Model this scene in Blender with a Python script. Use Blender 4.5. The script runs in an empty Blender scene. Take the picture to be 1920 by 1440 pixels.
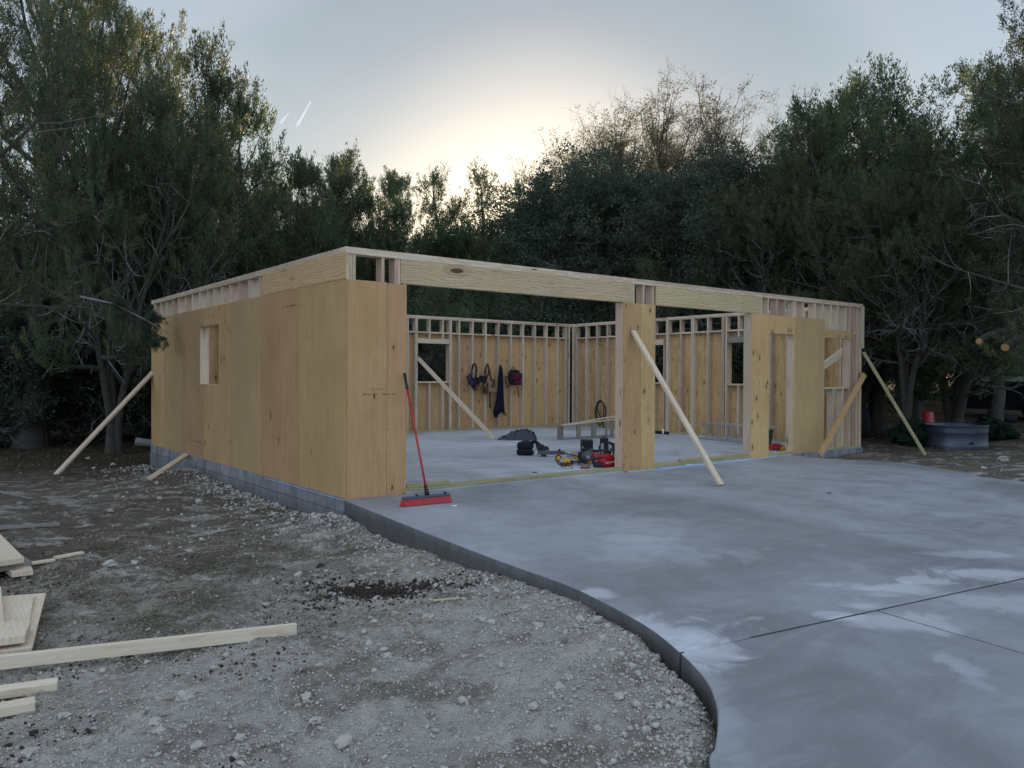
import bpy, bmesh, math, random
import numpy as np
from mathutils import Vector, Matrix, noise

# ------------------------------------------------------------------ camera, sky, sun, exposure
S = bpy.context.scene
col = S.collection
CAM = Vector((-3.9721, -8.1476, 1.3724)); YAW, PITCH, ROLL, F = -0.6594, -0.0107, 0.0044, 1495.34
_fw = Vector((-math.sin(YAW)*math.cos(PITCH), math.cos(YAW)*math.cos(PITCH), math.sin(PITCH)))
_r = Vector((math.cos(YAW), math.sin(YAW), 0)); _u = _r.cross(_fw)
_r2 = _r*math.cos(ROLL)+_u*math.sin(ROLL); _u2 = -_r*math.sin(ROLL)+_u*math.cos(ROLL)
cd = bpy.data.cameras.new('camera'); cam = bpy.data.objects.new('camera', cd); col.objects.link(cam)
cam.matrix_world = Matrix(((_r2.x, _u2.x, -_fw.x, CAM.x), (_r2.y, _u2.y, -_fw.y, CAM.y), (_r2.z, _u2.z, -_fw.z, CAM.z), (0, 0, 0, 1)))
cd.sensor_width = 36; cd.lens = 36*F/1920; cd.clip_end = 20000; cd.clip_start = 0.05
S.camera = cam
SUN_EL, SUN_AZ = math.radians(8.7), math.radians(39.7)      # azimuth clockwise from +Y
SUN_DIR = Vector((math.sin(SUN_AZ)*math.cos(SUN_EL), math.cos(SUN_AZ)*math.cos(SUN_EL), math.sin(SUN_EL)))
W_ = bpy.data.worlds.new('World'); S.world = W_; W_.use_nodes = True
nt = W_.node_tree; nt.nodes.clear()
def N(t, typ, **k):
    n = t.nodes.new(typ)
    for a, v in k.items():
        if a.startswith('i_'): n.inputs[a[2:].replace('_', ' ')].default_value = v
        else: setattr(n, a, v)
    return n
def L(t, a, b): t.links.new(a, b)
def MATH(t, op, a, b=None, clamp=False):
    n = t.nodes.new('ShaderNodeMath'); n.operation = op; n.use_clamp = clamp
    for i, v in enumerate((a, b)):
        if v is None: continue
        if isinstance(v, (int, float)): n.inputs[i].default_value = v
        else: t.links.new(v, n.inputs[i])
    return n.outputs[0]
def RAMP(t, fac, stops, interp='LINEAR'):
    n = t.nodes.new('ShaderNodeValToRGB'); n.color_ramp.interpolation = interp
    e = n.color_ramp.elements
    while len(e) < len(stops): e.new(0.5)
    for i, (p, c) in enumerate(stops):
        e[i].position = p; e[i].color = (c, c, c, 1) if isinstance(c, (int, float)) else (*c, 1)
    t.links.new(fac, n.inputs[0]); return n.outputs[0]
def MIX(t, fac, a, b, mode='MIX'):
    n = t.nodes.new('ShaderNodeMix'); n.data_type = 'RGBA'; n.blend_type = mode
    for i, v in ((0, fac), (6, a), (7, b)):
        if isinstance(v, (int, float)): n.inputs[i].default_value = v if i == 0 else (v, v, v, 1)
        elif isinstance(v, tuple): n.inputs[i].default_value = (*v, 1) if len(v) == 3 else v
        else: t.links.new(v, n.inputs[i])
    return n.outputs[2]

out = N(nt, 'ShaderNodeOutputWorld')
sky = N(nt, 'ShaderNodeTexSky', sky_type='NISHITA', sun_disc=False, sun_elevation=SUN_EL, sun_rotation=SUN_AZ, air_density=1.0, dust_density=1.0, ozone_density=2.0)
bg1 = N(nt, 'ShaderNodeBackground', i_Strength=0.05); L(nt, sky.outputs[0], bg1.inputs[0])
# thin high cloud veil, dimmest near the sun; unseen rear sky raised as fill
geo = N(nt, 'ShaderNodeTexCoord')
dot = N(nt, 'ShaderNodeVectorMath', operation='DOT_PRODUCT'); L(nt, geo.outputs['Generated'], dot.inputs[0]); dot.inputs[1].default_value = SUN_DIR
ang = MATH(nt, 'ARCCOSINE', MATH(nt, 'MINIMUM', dot.outputs['Value'], 0.99999))
nz = N(nt, 'ShaderNodeTexNoise', i_Scale=3.0, i_Detail=5.0)
mp = N(nt, 'ShaderNodeMapping'); mp.inputs['Scale'].default_value = (1, 1, 3.5); L(nt, geo.outputs['Generated'], mp.inputs[0]); L(nt, mp.outputs[0], nz.inputs[0])
ang2 = MATH(nt, 'ADD', MATH(nt, 'DIVIDE', ang, math.pi), MATH(nt, 'MULTIPLY', MATH(nt, 'SUBTRACT', nz.outputs[0], 0.5), 0.035))
veil = RAMP(nt, ang2, [(0.0, (.10, .11, .12)), (0.05, (.03, .05, .08)), (0.087, (.0, .03, .065)), (0.117, (.075, .10, .11)), (0.143, (.175, .19, .195)), (0.2, (.25, .275, .305)), (0.32, (.33, .375, .44)), (0.6, (.47, .55, .69)), (1.0, (.49, .58, .75))])
bg2 = N(nt, 'ShaderNodeBackground', i_Strength=0.92); L(nt, veil, bg2.inputs[0])
add = N(nt, 'ShaderNodeAddShader'); L(nt, bg1.outputs[0], add.inputs[0]); L(nt, bg2.outputs[0], add.inputs[1])
L(nt, add.outputs[0], out.inputs[0])
sl = bpy.data.lights.new('sun', 'SUN'); sl.energy = 4.5; sl.angle = math.radians(0.53); sl.color = (1.0, .68, .36)
so = bpy.data.objects.new('sun', sl); col.objects.link(so); so.rotation_euler = (-SUN_DIR).to_track_quat('-Z', 'Y').to_euler(); so.location = (30, 40, 30)
S.view_settings.view_transform = 'Standard'; S.view_settings.look = 'None'; S.view_settings.gamma = 1; S.view_settings.exposure = 0.68; S.view_settings.use_curve_mapping = False
S.render.engine = 'CYCLES'

# ------------------------------------------------------------------ helpers
def ray(px, py): return (_fw + _r2*((px-960)/F) - _u2*((py-720)/F))
def on(px, py, ax, v):                       # where the sight line meets the plane x/y/z = v (real walls, floors)
    d = ray(px, py); t = (v-CAM[ax])/d[ax]; return CAM + d*t
def drive_z(y): return -0.02 + 0.017*min(y, 0)
def on_drive(px, py):
    d = ray(px, py); t = (-0.02 + 0.017*CAM.y - CAM.z)/(d.z-0.017*d.y); return CAM + d*t
def at_depth(px, depth):
    p = CAM + _fw*depth + _r2*((px-960)/F*depth); return p
def tag(o, label=None, cat=None, group=None, kind=None):
    if label: o['label'] = label
    if cat: o['category'] = cat
    if group: o['group'] = group
    if kind: o['kind'] = kind
    return o
def link(name, me, parent=None, mat=None, loc=None):
    o = bpy.data.objects.new(name, me); col.objects.link(o)
    if mat is not None and me is not None and not me.materials: me.materials.append(mat)
    if parent: o.parent = parent
    if loc is not None: o.location = loc
    return o
def empty(name, loc=(0, 0, 0), rz=0.0):
    o = bpy.data.objects.new(name, None); col.objects.link(o); o.location = loc; o.rotation_euler.z = rz; o.empty_display_size = .1; return o
def mesh(name, v, f, smooth=False):
    me = bpy.data.meshes.new(name); me.from_pydata([tuple(x) for x in v], [], f); me.update()
    if smooth: me.polygons.foreach_set('use_smooth', [True]*len(me.polygons))
    return me
def tri_mesh(name, V, T):
    me = bpy.data.meshes.new(name); V = np.ascontiguousarray(V, dtype=np.float32); T = np.ascontiguousarray(T, dtype=np.int32)
    n, k = T.shape
    me.vertices.add(len(V)); me.vertices.foreach_set('co', V.ravel())
    me.loops.add(n*k); me.loops.foreach_set('vertex_index', T.ravel())
    me.polygons.add(n); me.polygons.foreach_set('loop_start', np.arange(0, n*k, k, dtype=np.int32))
    try: me.polygons.foreach_set('loop_total', np.full(n, k, dtype=np.int32))
    except Exception: pass
    me.update(calc_edges=True); return me
def from_bm(name, bm, smooth=False):
    me = bpy.data.meshes.new(name); bm.to_mesh(me); bm.free()
    if smooth: me.polygons.foreach_set('use_smooth', [True]*len(me.polygons))
    return me
_bc = {}
def box_mesh(dx, dy, dz, bev=.0015, key='box'):
    k = (round(dx, 4), round(dy, 4), round(dz, 4), bev, key)
    if k not in _bc:
        bm = bmesh.new(); bmesh.ops.create_cube(bm, size=1); bmesh.ops.scale(bm, vec=(dx, dy, dz), verts=bm.verts)
        if bev: bmesh.ops.bevel(bm, geom=bm.edges[:], offset=bev, segments=1, affect='EDGES')
        _bc[k] = from_bm(key, bm)
    return _bc[k]
def board(name, parent, p0, p1, w, t, mat, hint=(0, 0, 1), bev=.0015):
    """a board from p0 to p1; local z along it, w across 'hint', t thick"""
    p0, p1 = Vector(p0), Vector(p1); z = p1-p0; ln = z.length; z.normalize()
    x = Vector(hint); x = x - z*x.dot(z)
    if x.length < 1e-4: x = Vector((1, 0, 0)) - z*z.x
    x.normalize(); y = z.cross(x)
    me = box_mesh(w, t, ln, bev, 'board_'+mat.name)
    o = link(name, me, parent, mat); c = (p0+p1)/2
    o.matrix_local = Matrix(((x.x, y.x, z.x, c.x), (x.y, y.y, z.y, c.y), (x.z, y.z, z.z, c.z), (0, 0, 0, 1)))
    return o
def add_box(bm, lo, hi):
    m = Matrix.Translation((Vector(lo)+Vector(hi))/2) @ Matrix.Diagonal((*[b-a for a, b in zip(lo, hi)], 1))
    return bmesh.ops.create_cube(bm, size=1, matrix=m)['verts']
def tube(bm, pts, r, k=8, cap=True):
    """swept tube along points; r number or list"""
    pts = [Vector(p) for p in pts]; n = len(pts); rs = r if isinstance(r, (list, tuple)) else [r]*n
    prev = None; rings = []
    for i, p in enumerate(pts):
        d = (pts[min(i+1, n-1)]-pts[max(i-1, 0)]).normalized()
        a = prev if prev is not None else (Vector((0, 0, 1)) if abs(d.z) < .9 else Vector((1, 0, 0)))
        a = (a-d*a.dot(d)).normalized(); prev = a; b = d.cross(a)
        rings.append([bm.verts.new(p+(a*math.cos(2*math.pi*j/k)+b*math.sin(2*math.pi*j/k))*rs[i]) for j in range(k)])
    for i in range(n-1):
        for j in range(k): bm.faces.new((rings[i][j], rings[i][(j+1) % k], rings[i+1][(j+1) % k], rings[i+1][j]))
    if cap: bm.faces.new(rings[0][::-1]); bm.faces.new(rings[-1])
def lathe(bm, prof, k=24, sx=1, sy=1, off=(0, 0, 0)):
    rings = [[bm.verts.new((r*sx*math.cos(2*math.pi*j/k)+off[0], r*sy*math.sin(2*math.pi*j/k)+off[1], z+off[2])) for j in range(k)] for r, z in prof]
    for i in range(len(rings)-1):
        for j in range(k): bm.faces.new((rings[i][j], rings[i][(j+1) % k], rings[i+1][(j+1) % k], rings[i+1][j]))
    return rings
def blob_mesh(name, sx, sy, sz, amp=.2, freq=3, seed=0, sub=4, flat=True, sq=1.0):
    bm = bmesh.new(); bmesh.ops.create_icosphere(bm, subdivisions=sub, radius=1)
    for v in bm.verts:
        p = v.co.copy(); p = Vector([math.copysign(abs(c)**sq, c) for c in p])
        q = p*freq+Vector((seed*7.3, seed*3.1, seed)); d = 1+amp*(noise.noise(q)+.5*noise.noise(q*2.1)+.25*noise.noise(q*4.3))
        v.co = Vector((p.x*sx*d, p.y*sy*d, p.z*sz*d))
        if flat and v.co.z < -sz*.55: v.co.z = -sz*.55
    return from_bm(name, bm, True)
def soft_box(bm, lo, hi, bev=.01, seg=2):
    vs = add_box(bm, lo, hi); es = list({e for v in vs for e in v.link_edges})
    bmesh.ops.bevel(bm, geom=es, offset=bev, segments=seg, affect='EDGES', profile=.6)
rnd = random.Random(5)

# ------------------------------------------------------------------ materials
def mat_new(name, rough=.8, spec=.3):
    m = bpy.data.materials.new(name); m.use_nodes = True; t = m.node_tree; b = t.nodes['Principled BSDF']
    b.inputs['Roughness'].default_value = rough; b.inputs['Specular IOR Level'].default_value = spec
    return m, t, b
def coords(t, rand=True, which='Object', scale=(1, 1, 1)):
    tc = N(t, 'ShaderNodeTexCoord'); o = tc.outputs[which]
    if rand:
        oi = N(t, 'ShaderNodeObjectInfo'); va = N(t, 'ShaderNodeVectorMath', operation='ADD')
        cb = N(t, 'ShaderNodeCombineXYZ'); r = MATH(t, 'MULTIPLY', oi.outputs['Random'], 37.0)
        for i in range(3): L(t, r, cb.inputs[i])
        L(t, o, va.inputs[0]); L(t, cb.outputs[0], va.inputs[1]); o = va.outputs[0]
    mp = N(t, 'ShaderNodeMapping'); mp.inputs['Scale'].default_value = scale; L(t, o, mp.inputs[0]); return mp.outputs[0]
def noise_(t, v, scale, detail=4, rough=.55, dist=0):
    n = N(t, 'ShaderNodeTexNoise', i_Scale=scale, i_Detail=detail, i_Roughness=rough, i_Distortion=dist)
    if v is not None: L(t, v, n.inputs['Vector'])
    return n.outputs['Fac']
def bump(t, b, h, s=.2, d=.01):
    n = N(t, 'ShaderNodeBump', i_Strength=s, i_Distance=d); L(t, h, n.inputs['Height']); L(t, n.outputs[0], b.inputs['Normal'])
def simple(name, c, rough=.6, spec=.4, metal=0, var=.25, nscale=12):
    m, t, b = mat_new(name, rough, spec); b.inputs['Metallic'].default_value = metal
    f = noise_(t, coords(t), nscale, 4)
    L(t, MIX(t, f, tuple(x*(1-var) for x in c), tuple(min(1, x*(1+var)) for x in c)), b.inputs['Base Color'])
    L(t, RAMP(t, f, [(0, max(.05, rough-.1)), (1, min(1, rough+.12))]), b.inputs['Roughness']); bump(t, b, f, .08, .004)
    return m
def wood(name, c1, c2, dark, knots=.35, grain=(14, 14, .7), ring=True, kscale=(5.0, 5.0, 2.2), ksize=.085, per=.12, dots=False, rough=.75, halo_s=.4, rs=.38, fs=.4):
    m, t, b = mat_new(name, rough, .2)
    v = coords(t)
    vg = coords(t, scale=grain); g = noise_(t, vg, 3.0, 6, .6, .6)
    base = MIX(t, RAMP(t, g, [(.3, 0), (.7, 1)]), c1, c2)
    fine = noise_(t, coords(t, scale=(90, 90, 2.5)), 2.0, 3); base = MIX(t, MATH(t, 'MULTIPLY', RAMP(t, fine, [(.5, 0), (.75, 1)]), fs), base, dark)
    if ring:
        w = N(t, 'ShaderNodeTexWave', wave_type='BANDS', bands_direction='X', i_Scale=5.5, i_Distortion=9.0, i_Detail=2.0); w.inputs['Detail Scale'].default_value = 1.1
        L(t, coords(t, scale=(1.8, 1.8, .38)), w.inputs['Vector'])
        base = MIX(t, MATH(t, 'MULTIPLY', RAMP(t, w.outputs['Fac'], [(.62, 0), (.95, 1)]), rs), base, dark)
    big = noise_(t, v, 1.3, 3); base = MIX(t, MATH(t, 'MULTIPLY', RAMP(t, big, [(.35, 0), (.72, 1)]), .3), base, dark)
    if knots > 0:
        vo = N(t, 'ShaderNodeTexVoronoi', i_Scale=1.0); vd = N(t, 'ShaderNodeVectorMath', operation='ADD')
        nn = N(t, 'ShaderNodeTexNoise', i_Scale=9.0); L(t, v, nn.inputs['Vector'])
        s = N(t, 'ShaderNodeVectorMath', operation='SCALE'); L(t, nn.outputs['Color'], s.inputs[0]); s.inputs['Scale'].default_value = .12
        L(t, coords(t, scale=kscale), vd.inputs[0]); L(t, s.outputs[0], vd.inputs[1]); L(t, vd.outputs[0], vo.inputs['Vector'])
        sp = N(t, 'ShaderNodeSeparateColor'); L(t, vo.outputs['Color'], sp.inputs[0])
        keep = MATH(t, 'LESS_THAN', sp.outputs[0], knots)
        sz = MATH(t, 'MULTIPLY', MATH(t, 'ADD', sp.outputs[1], .45), ksize)
        k1 = MATH(t, 'MULTIPLY', MATH(t, 'LESS_THAN', vo.outputs['Distance'], sz), keep)
        halo = MATH(t, 'MULTIPLY', MATH(t, 'LESS_THAN', vo.outputs['Distance'], MATH(t, 'MULTIPLY', sz, 2.4)), keep)
        base = MIX(t, MATH(t, 'MULTIPLY', halo, halo_s), base, dark)
        base = MIX(t, MATH(t, 'MULTIPLY', k1, .85), base, (.045, .022, .012))
    sp2 = noise_(t, coords(t, scale=(1, 1, .45)), 55, 3, .7); base = MIX(t, MATH(t, 'MULTIPLY', RAMP(t, sp2, [(.56, 0), (.70, 1)]), .35), base, dark)
    if dots:     # little plugs in level rows
        vo2 = N(t, 'ShaderNodeTexVoronoi', i_Scale=1.0); L(t, coords(t, rand=False, scale=(9, 9, 1.9)), vo2.inputs['Vector'])
        L(t, coords(t, rand=False, scale=(9, 9, 1.9)), vo2.inputs['Vector']); vo2.inputs['Randomness'].default_value = .35
        k2 = MATH(t, 'LESS_THAN', vo2.outputs['Distance'], .075); base = MIX(t, MATH(t, 'MULTIPLY', k2, .75), base, (.06, .03, .015))
    oi = N(t, 'ShaderNodeObjectInfo'); hs = N(t, 'ShaderNodeHueSaturation')
    L(t, base, hs.inputs['Color']); L(t, MATH(t, 'ADD', MATH(t, 'MULTIPLY', oi.outputs['Random'], per*2), 1-per), hs.inputs['Value'])
    L(t, MATH(t, 'ADD', MATH(t, 'MULTIPLY', MATH(t, 'FRACT', MATH(t, 'MULTIPLY', oi.outputs['Random'], 7.7)), .014), .493), hs.inputs['Hue'])
    L(t, hs.outputs[0], b.inputs['Base Color']); bump(t, b, g, .25, .003)
    return m
PLY = wood('plywood', (.47, .290, .130), (.57, .365, .178), (.29, .16, .065), knots=.5, kscale=(7.5, 7.5, 3.0), ksize=.125, per=.05, halo_s=.15, fs=.18, ring=False, grain=(7, 7, .45))
PLYK = wood('knotty plywood', (.56, .355, .16), (.69, .46, .225), (.30, .18, .08), knots=.62, kscale=(8, 8, 4.2), ksize=.10, grain=(9, 9, .6))
PLYL = wood('pale plywood', (.47, .31, .14), (.56, .385, .19), (.28, .21, .12), per=.04, fs=.18, knots=.0, dots=True, ring=False, grain=(7, 7, .4))
PLYG = wood('grey plywood', (.41, .255, .12), (.49, .315, .155), (.18, .13, .08), per=.05, fs=.2, knots=.2, ring=False, kscale=(6, 6, 3), ksize=.05, grain=(6, 6, .4))
PINE = wood('pine', (.58, .475, .34), (.72, .61, .46), (.40, .27, .15), knots=.25, kscale=(10, 10, 2.2), ksize=.10, grain=(30, 30, .8), per=.14)
PINK = wood('pink fir', (.56, .40, .285), (.67, .50, .37), (.36, .22, .16), knots=.2, kscale=(10, 10, 2.2), ksize=.1, grain=(30, 30, .8), per=.14)
HEAD = wood('header pine', (.56, .43, .25), (.67, .54, .335), (.30, .21, .11), knots=.38, kscale=(4.5, 4.5, 1.5), ksize=.11, grain=(16, 16, .45), rs=.6)
TREAT = wood('greenish treated pine', (.36, .32, .17), (.46, .42, .24), (.22, .19, .09), knots=.2, kscale=(10, 10, 2), grain=(30, 30, .8))
GREYW = wood('weathered wood', (.24, .215, .18), (.34, .31, .27), (.13, .11, .09), knots=.2, kscale=(10, 10, 2), grain=(30, 30, .8))
NEWP = wood('fresh lumber', (.68, .58, .43), (.79, .70, .55), (.52, .38, .22), knots=.22, kscale=(9, 9, 2), ksize=.08, grain=(22, 22, .5), per=.06)

def concrete(name, stains=True, side=False, low_dark=(.12, .24, .42), lo=.205, hi=.37):
    m, t, b = mat_new(name, .55, .35)
    v = coords(t, False)
    n1 = noise_(t, coords(t, False, scale=(1, .75, 1)), .42, 5, .55, 1.0); n2 = noise_(t, v, 2.3, 6, .6, .8)
    n3 = noise_(t, coords(t, False, scale=(.6, 2.2, 1)), 1.7, 6, .65, 1.5); n4 = noise_(t, v, 60, 4, .7)
    base = MIX(t, RAMP(t, n1, [(.36, 0), (.66, 1)]), (lo*.97, lo, lo*1.05), (hi*.96, hi, hi*1.06))
    base = MIX(t, MATH(t, 'MULTIPLY', RAMP(t, n2, [(.36, 1), (.60, 0)]), .28), base, (.17, .168, .162))
    base = MIX(t, MATH(t, 'MULTIPLY', RAMP(t, n3, [(.50, 0), (.80, 1)]), .30), base, (.46, .47, .49))
    base = MIX(t, MATH(t, 'MULTIPLY', RAMP(t, n4, [(.3, 1), (.5, 0)]), .25), base, (.12, .12, .12))
    tr_ = noise_(t, coords(t, False, scale=(1.2, 14, 1)), 3.0, 4, .6, .3); base = MIX(t, MATH(t, 'MULTIPLY', RAMP(t, tr_, [(.55, 0), (.75, 1)]), .16), base, (.16, .16, .16))
    if stains:       # dried white lime patches: (x, y, radius x, radius y, strength)
        for (px, py, rx, ry, s) in [(1235, 1185, .55, .20, .9), (1300, 1215, .35, .16, .8), (1640, 1103, .50, .10, .9), (1732, 1088, .22, .07, .8), (1850, 1076, .5, .12, .9), (1620, 1135, .20, .07, .8), (1560, 1150, .22, .06, .7),
                                     (1700, 1165, .40, .12, .75), (1870, 1130, .5, .16, .6), (1120, 1112, .14, .10, .8), (1805, 1255, .12, .14, .5), (1230, 1030, .8, .3, .35), (1180, 985, .6, .4, .3), (1860, 1040, .5, .1, .6), (800, 965, .4, .5, .3), (1300, 1330, .3, .5, .35)]:
            c = on_drive(px, py)
            sb = N(t, 'ShaderNodeVectorMath', operation='SUBTRACT'); L(t, v, sb.inputs[0]); sb.inputs[1].default_value = (c.x, c.y, 0)
            # patches lie stretched along the slab's own finishing direction
            mr = N(t, 'ShaderNodeMapping', vector_type='TEXTURE'); mr.inputs['Rotation'].default_value = (0, 0, math.radians(-38)); mr.inputs['Scale'].default_value = (rx*1.05, ry*2.1, 1e3); L(t, sb.outputs[0], mr.inputs[0])
            ln = N(t, 'ShaderNodeVectorMath', operation='LENGTH'); L(t, mr.outputs[0], ln.inputs[0])
            d = MATH(t, 'ADD', ln.outputs['Value'], MATH(t, 'MULTIPLY', MATH(t, 'SUBTRACT', n2, .5), 3.2))
            d = MATH(t, 'ADD', d, MATH(t, 'MULTIPLY', MATH(t, 'SUBTRACT', n4, .5), .25))
            k = MATH(t, 'MULTIPLY', RAMP(t, d, [(.35, 1), (1.0, 0)], 'EASE'), s*.62)
            base = MIX(t, k, base, (.62, .64, .68))
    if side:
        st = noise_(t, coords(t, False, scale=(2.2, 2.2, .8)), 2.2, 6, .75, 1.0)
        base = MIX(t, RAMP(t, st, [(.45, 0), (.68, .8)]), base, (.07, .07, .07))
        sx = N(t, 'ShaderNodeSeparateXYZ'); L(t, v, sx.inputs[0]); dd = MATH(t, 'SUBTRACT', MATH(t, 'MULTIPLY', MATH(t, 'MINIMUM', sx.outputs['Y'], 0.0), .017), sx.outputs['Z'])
        d0 = dd; dd = MATH(t, 'ADD', dd, MATH(t, 'MULTIPLY', MATH(t, 'SUBTRACT', n2, .5), .12)); base = MIX(t, RAMP(t, dd, [(low_dark[0], 0), (low_dark[1], low_dark[2])]), base, (.075, .07, .06))  # side faces darken towards the ground
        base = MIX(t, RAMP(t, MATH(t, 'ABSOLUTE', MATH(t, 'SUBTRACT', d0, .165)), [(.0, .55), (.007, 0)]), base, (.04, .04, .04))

    L(t, base, b.inputs['Base Color']); L(t, RAMP(t, n2, [(.3, .38), (.7, .72)]), b.inputs['Roughness'])
    bump(t, b, MATH(t, 'ADD', n4, MATH(t, 'MULTIPLY', tr_, 1.2)), .22, .006)
    return m
CONC = concrete('driveway concrete'); CONF = concrete('floor concrete', False, False, lo=.38, hi=.56); CONS = concrete('foundation concrete', False, True); CONE = concrete('shade painted slab edge concrete', False, True, (.01, .10, .75), lo=.13, hi=.22)  # driveway edge copy carries the shade along the ditch in its colour

def soil():
    m, t, b = mat_new('dirt and crushed limestone', .95, .1)
    v = coords(t, False); sx = N(t, 'ShaderNodeSeparateXYZ'); L(t, v, sx.inputs[0])
    n1 = noise_(t, v, .8, 6, .6, .6); n2 = noise_(t, v, 5, 6, .7, .5); n3 = noise_(t, v, 34, 5, .7); n4 = noise_(t, v, 110, 3, .7)
    # pale caliche towards the camera and along the driveway, brown soil further back
    yy = MATH(t, 'MULTIPLY', MATH(t, 'ADD', sx.outputs['Y'], 1.1), -.28)
    pale = MATH(t, 'ADD', MATH(t, 'ADD', yy, MATH(t, 'MULTIPLY', MATH(t, 'ADD', sx.outputs['X'], 2.3), .16)), MATH(t, 'MULTIPLY', MATH(t, 'SUBTRACT', n1, .5), 2.6))
    pale = MATH(t, 'ADD', pale, MATH(t, 'MULTIPLY', MATH(t, 'SUBTRACT', n2, .5), 1.8))
    pf = MATH(t, 'MULTIPLY', RAMP(t, pale, [(-0.0, 0), (.48, 1)]), RAMP(t, MATH(t, 'MULTIPLY', sx.outputs['X'], .1), [(.1, 1), (.5, .0)]))
    brown = MIX(t, n3, (.115, .093, .070), (.36, .305, .235)); palec = MIX(t, n3, (.52, .475, .405), (.88, .82, .72))
    c = MIX(t, pf, brown, palec)
    m0 = noise_(t, v, 1.15, 5, .65, .8); c = MIX(t, MATH(t, 'MULTIPLY', RAMP(t, m0, [(.50, 0), (.60, 1)]), .6), c, (.155, .12, .088))
    m1 = noise_(t, v, 2.6, 6, .72, .8); m2 = noise_(t, v, 9, 6, .75, .4)
    c = MIX(t, MATH(t, 'MULTIPLY', RAMP(t, m1, [(.53, 0), (.66, 1)]), .42), c, (.17, .14, .11))
    c = MIX(t, MATH(t, 'MULTIPLY', RAMP(t, m2, [(.54, 0), (.66, 1)]), .5), c, (.14, .115, .09))
    c = MIX(t, MATH(t, 'MULTIPLY', RAMP(t, m1, [(.38, 1), (.49, 0)]), .72), c, (.90, .84, .74))
    c = MIX(t, RAMP(t, n2, [(.60, 0), (.68, .8)]), c, (.05, .042, .036))
    c = MIX(t, RAMP(t, n4, [(.57, 0), (.72, .5)]), c, (.10, .092, .085))
    n5 = noise_(t, v, 60, 3, .7)
    c = MIX(t, RAMP(t, n5, [(.34, .75), (.42, 0)]), c, (.62, .60, .57))
    c = MIX(t, RAMP(t, noise_(t, v, 22, 5, .75), [(.58, 0), (.70, .5)]), c, (.12, .105, .09))
    far = RAMP(t, MATH(t, 'MULTIPLY', MATH(t, 'ADD', MATH(t, 'MULTIPLY', sx.outputs['X'], .5), sx.outputs['Y']), .05), [(.22, 0), (.42, .95)])
    leaf = MIX(t, n3, (.035, .028, .018), (.11, .08, .05)); c = MIX(t, far, c, leaf)
    L(t, c, b.inputs['Base Color']); bump(t, b, MATH(t, 'ADD', MATH(t, 'ADD', n3, n4), n2), 1.0, .05)
    return m
SOIL = soil()
STONE = simple('limestone', (.42, .39, .34), .95, .1, 0, .5, 30)
MULCH = simple('dark mulch', (.045, .034, .027), .95, .1, 0, .5, 30)
STRAW = simple('dead grass', (.27, .235, .17), .9, .1, 0, .5, 3)
def leaf_mat(name, a, bcol, c2, tl=.45):
    m, t, b = mat_new(name, .5, .45)
    at = N(t, 'ShaderNodeAttribute', attribute_name='tone'); f = at.outputs['Fac']
    colr = RAMP(t, f, [(0, a), (.8, bcol), (1, c2)])
    oi = N(t, 'ShaderNodeObjectInfo'); hs = N(t, 'ShaderNodeHueSaturation'); L(t, colr, hs.inputs['Color'])
    L(t, MATH(t, 'ADD', MATH(t, 'MULTIPLY', oi.outputs['Random'], .5), .75), hs.inputs['Value'])
    L(t, MATH(t, 'ADD', MATH(t, 'MULTIPLY', MATH(t, 'FRACT', MATH(t, 'MULTIPLY', oi.outputs['Random'], 5.3)), .05), .475), hs.inputs['Hue'])
    L(t, hs.outputs[0], b.inputs['Base Color'])
    tr = N(t, 'ShaderNodeBsdfTranslucent'); L(t, hs.outputs[0], tr.inputs[0]); ms = N(t, 'ShaderNodeMixShader'); ms.inputs[0].default_value = tl
    L(t, b.outputs[0], ms.inputs[1]); L(t, tr.outputs[0], ms.inputs[2]); L(t, ms.outputs[0], t.nodes['Material Output'].inputs[0])
    return m
CEDAR = leaf_mat('cedar foliage', (.042, .068, .032), (.115, .155, .072), (.27, .20, .06))
OAK = leaf_mat('oak foliage', (.040, .062, .042), (.09, .12, .075), (.15, .14, .07))
DRYL = leaf_mat('dry oak leaves', (.10, .098, .045), (.18, .165, .075), (.25, .20, .08))
GRASSM = leaf_mat('dull grass', (.06, .06, .03), (.13, .12, .07), (.2, .17, .10), .2)
BARK = simple('shaggy grey bark', (.07, .063, .055), .95, .1, 0, .5, 8)
TWIG = simple('dead grey twigs', (.26, .245, .24), .9, .1, 0, .35, 6)
BLACK = simple('black plastic', (.012, .012, .014), .5, .4); RUBBER = simple('black rubber', (.02, .02, .02), .8, .2)
TWIGB = simple('brown oak twigs', (.22, .185, .12), .9, .1, 0, .35, 6); NYLON = simple('black nylon', (.016, .017, .022), .85, .2, 0, .4, 30); NAVY = simple('navy jacket cloth', (.010, .011, .024), .9, .1, 0, .3, 20)
RED = simple('red plastic', (.42, .015, .02), .4, .5); DKRED = simple('maroon cloth', (.09, .015, .025), .85, .2, 0, .3, 20); YEL = simple('yellow plastic', (.72, .36, .015), .45, .4)
LEATH = simple('tan leather', (.24, .17, .12), .8, .2, 0, .35, 15); BLUE = simple('blue cloth', (.03, .035, .08), .8, .2); GREENP = simple('green plastic', (.012, .07, .03), .5, .4)
ALU = simple('aluminium', (.55, .56, .58), .35, .5, .85, .1, 20); GALV = simple('galvanised steel', (.085, .10, .13), .45, .5, .7, .25, 10); STEEL = simple('grey metal', (.35, .36, .37), .45, .5, .6)
WHITE = simple('white print', (.8, .8, .8), .6, .3, 0, .03); DKBLUE = simple('slate plastic', (.06, .08, .11), .5, .4); ORANGE = simple('orange wood end', (.40, .25, .10), .8, .2, 0, .25, 14)
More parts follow.
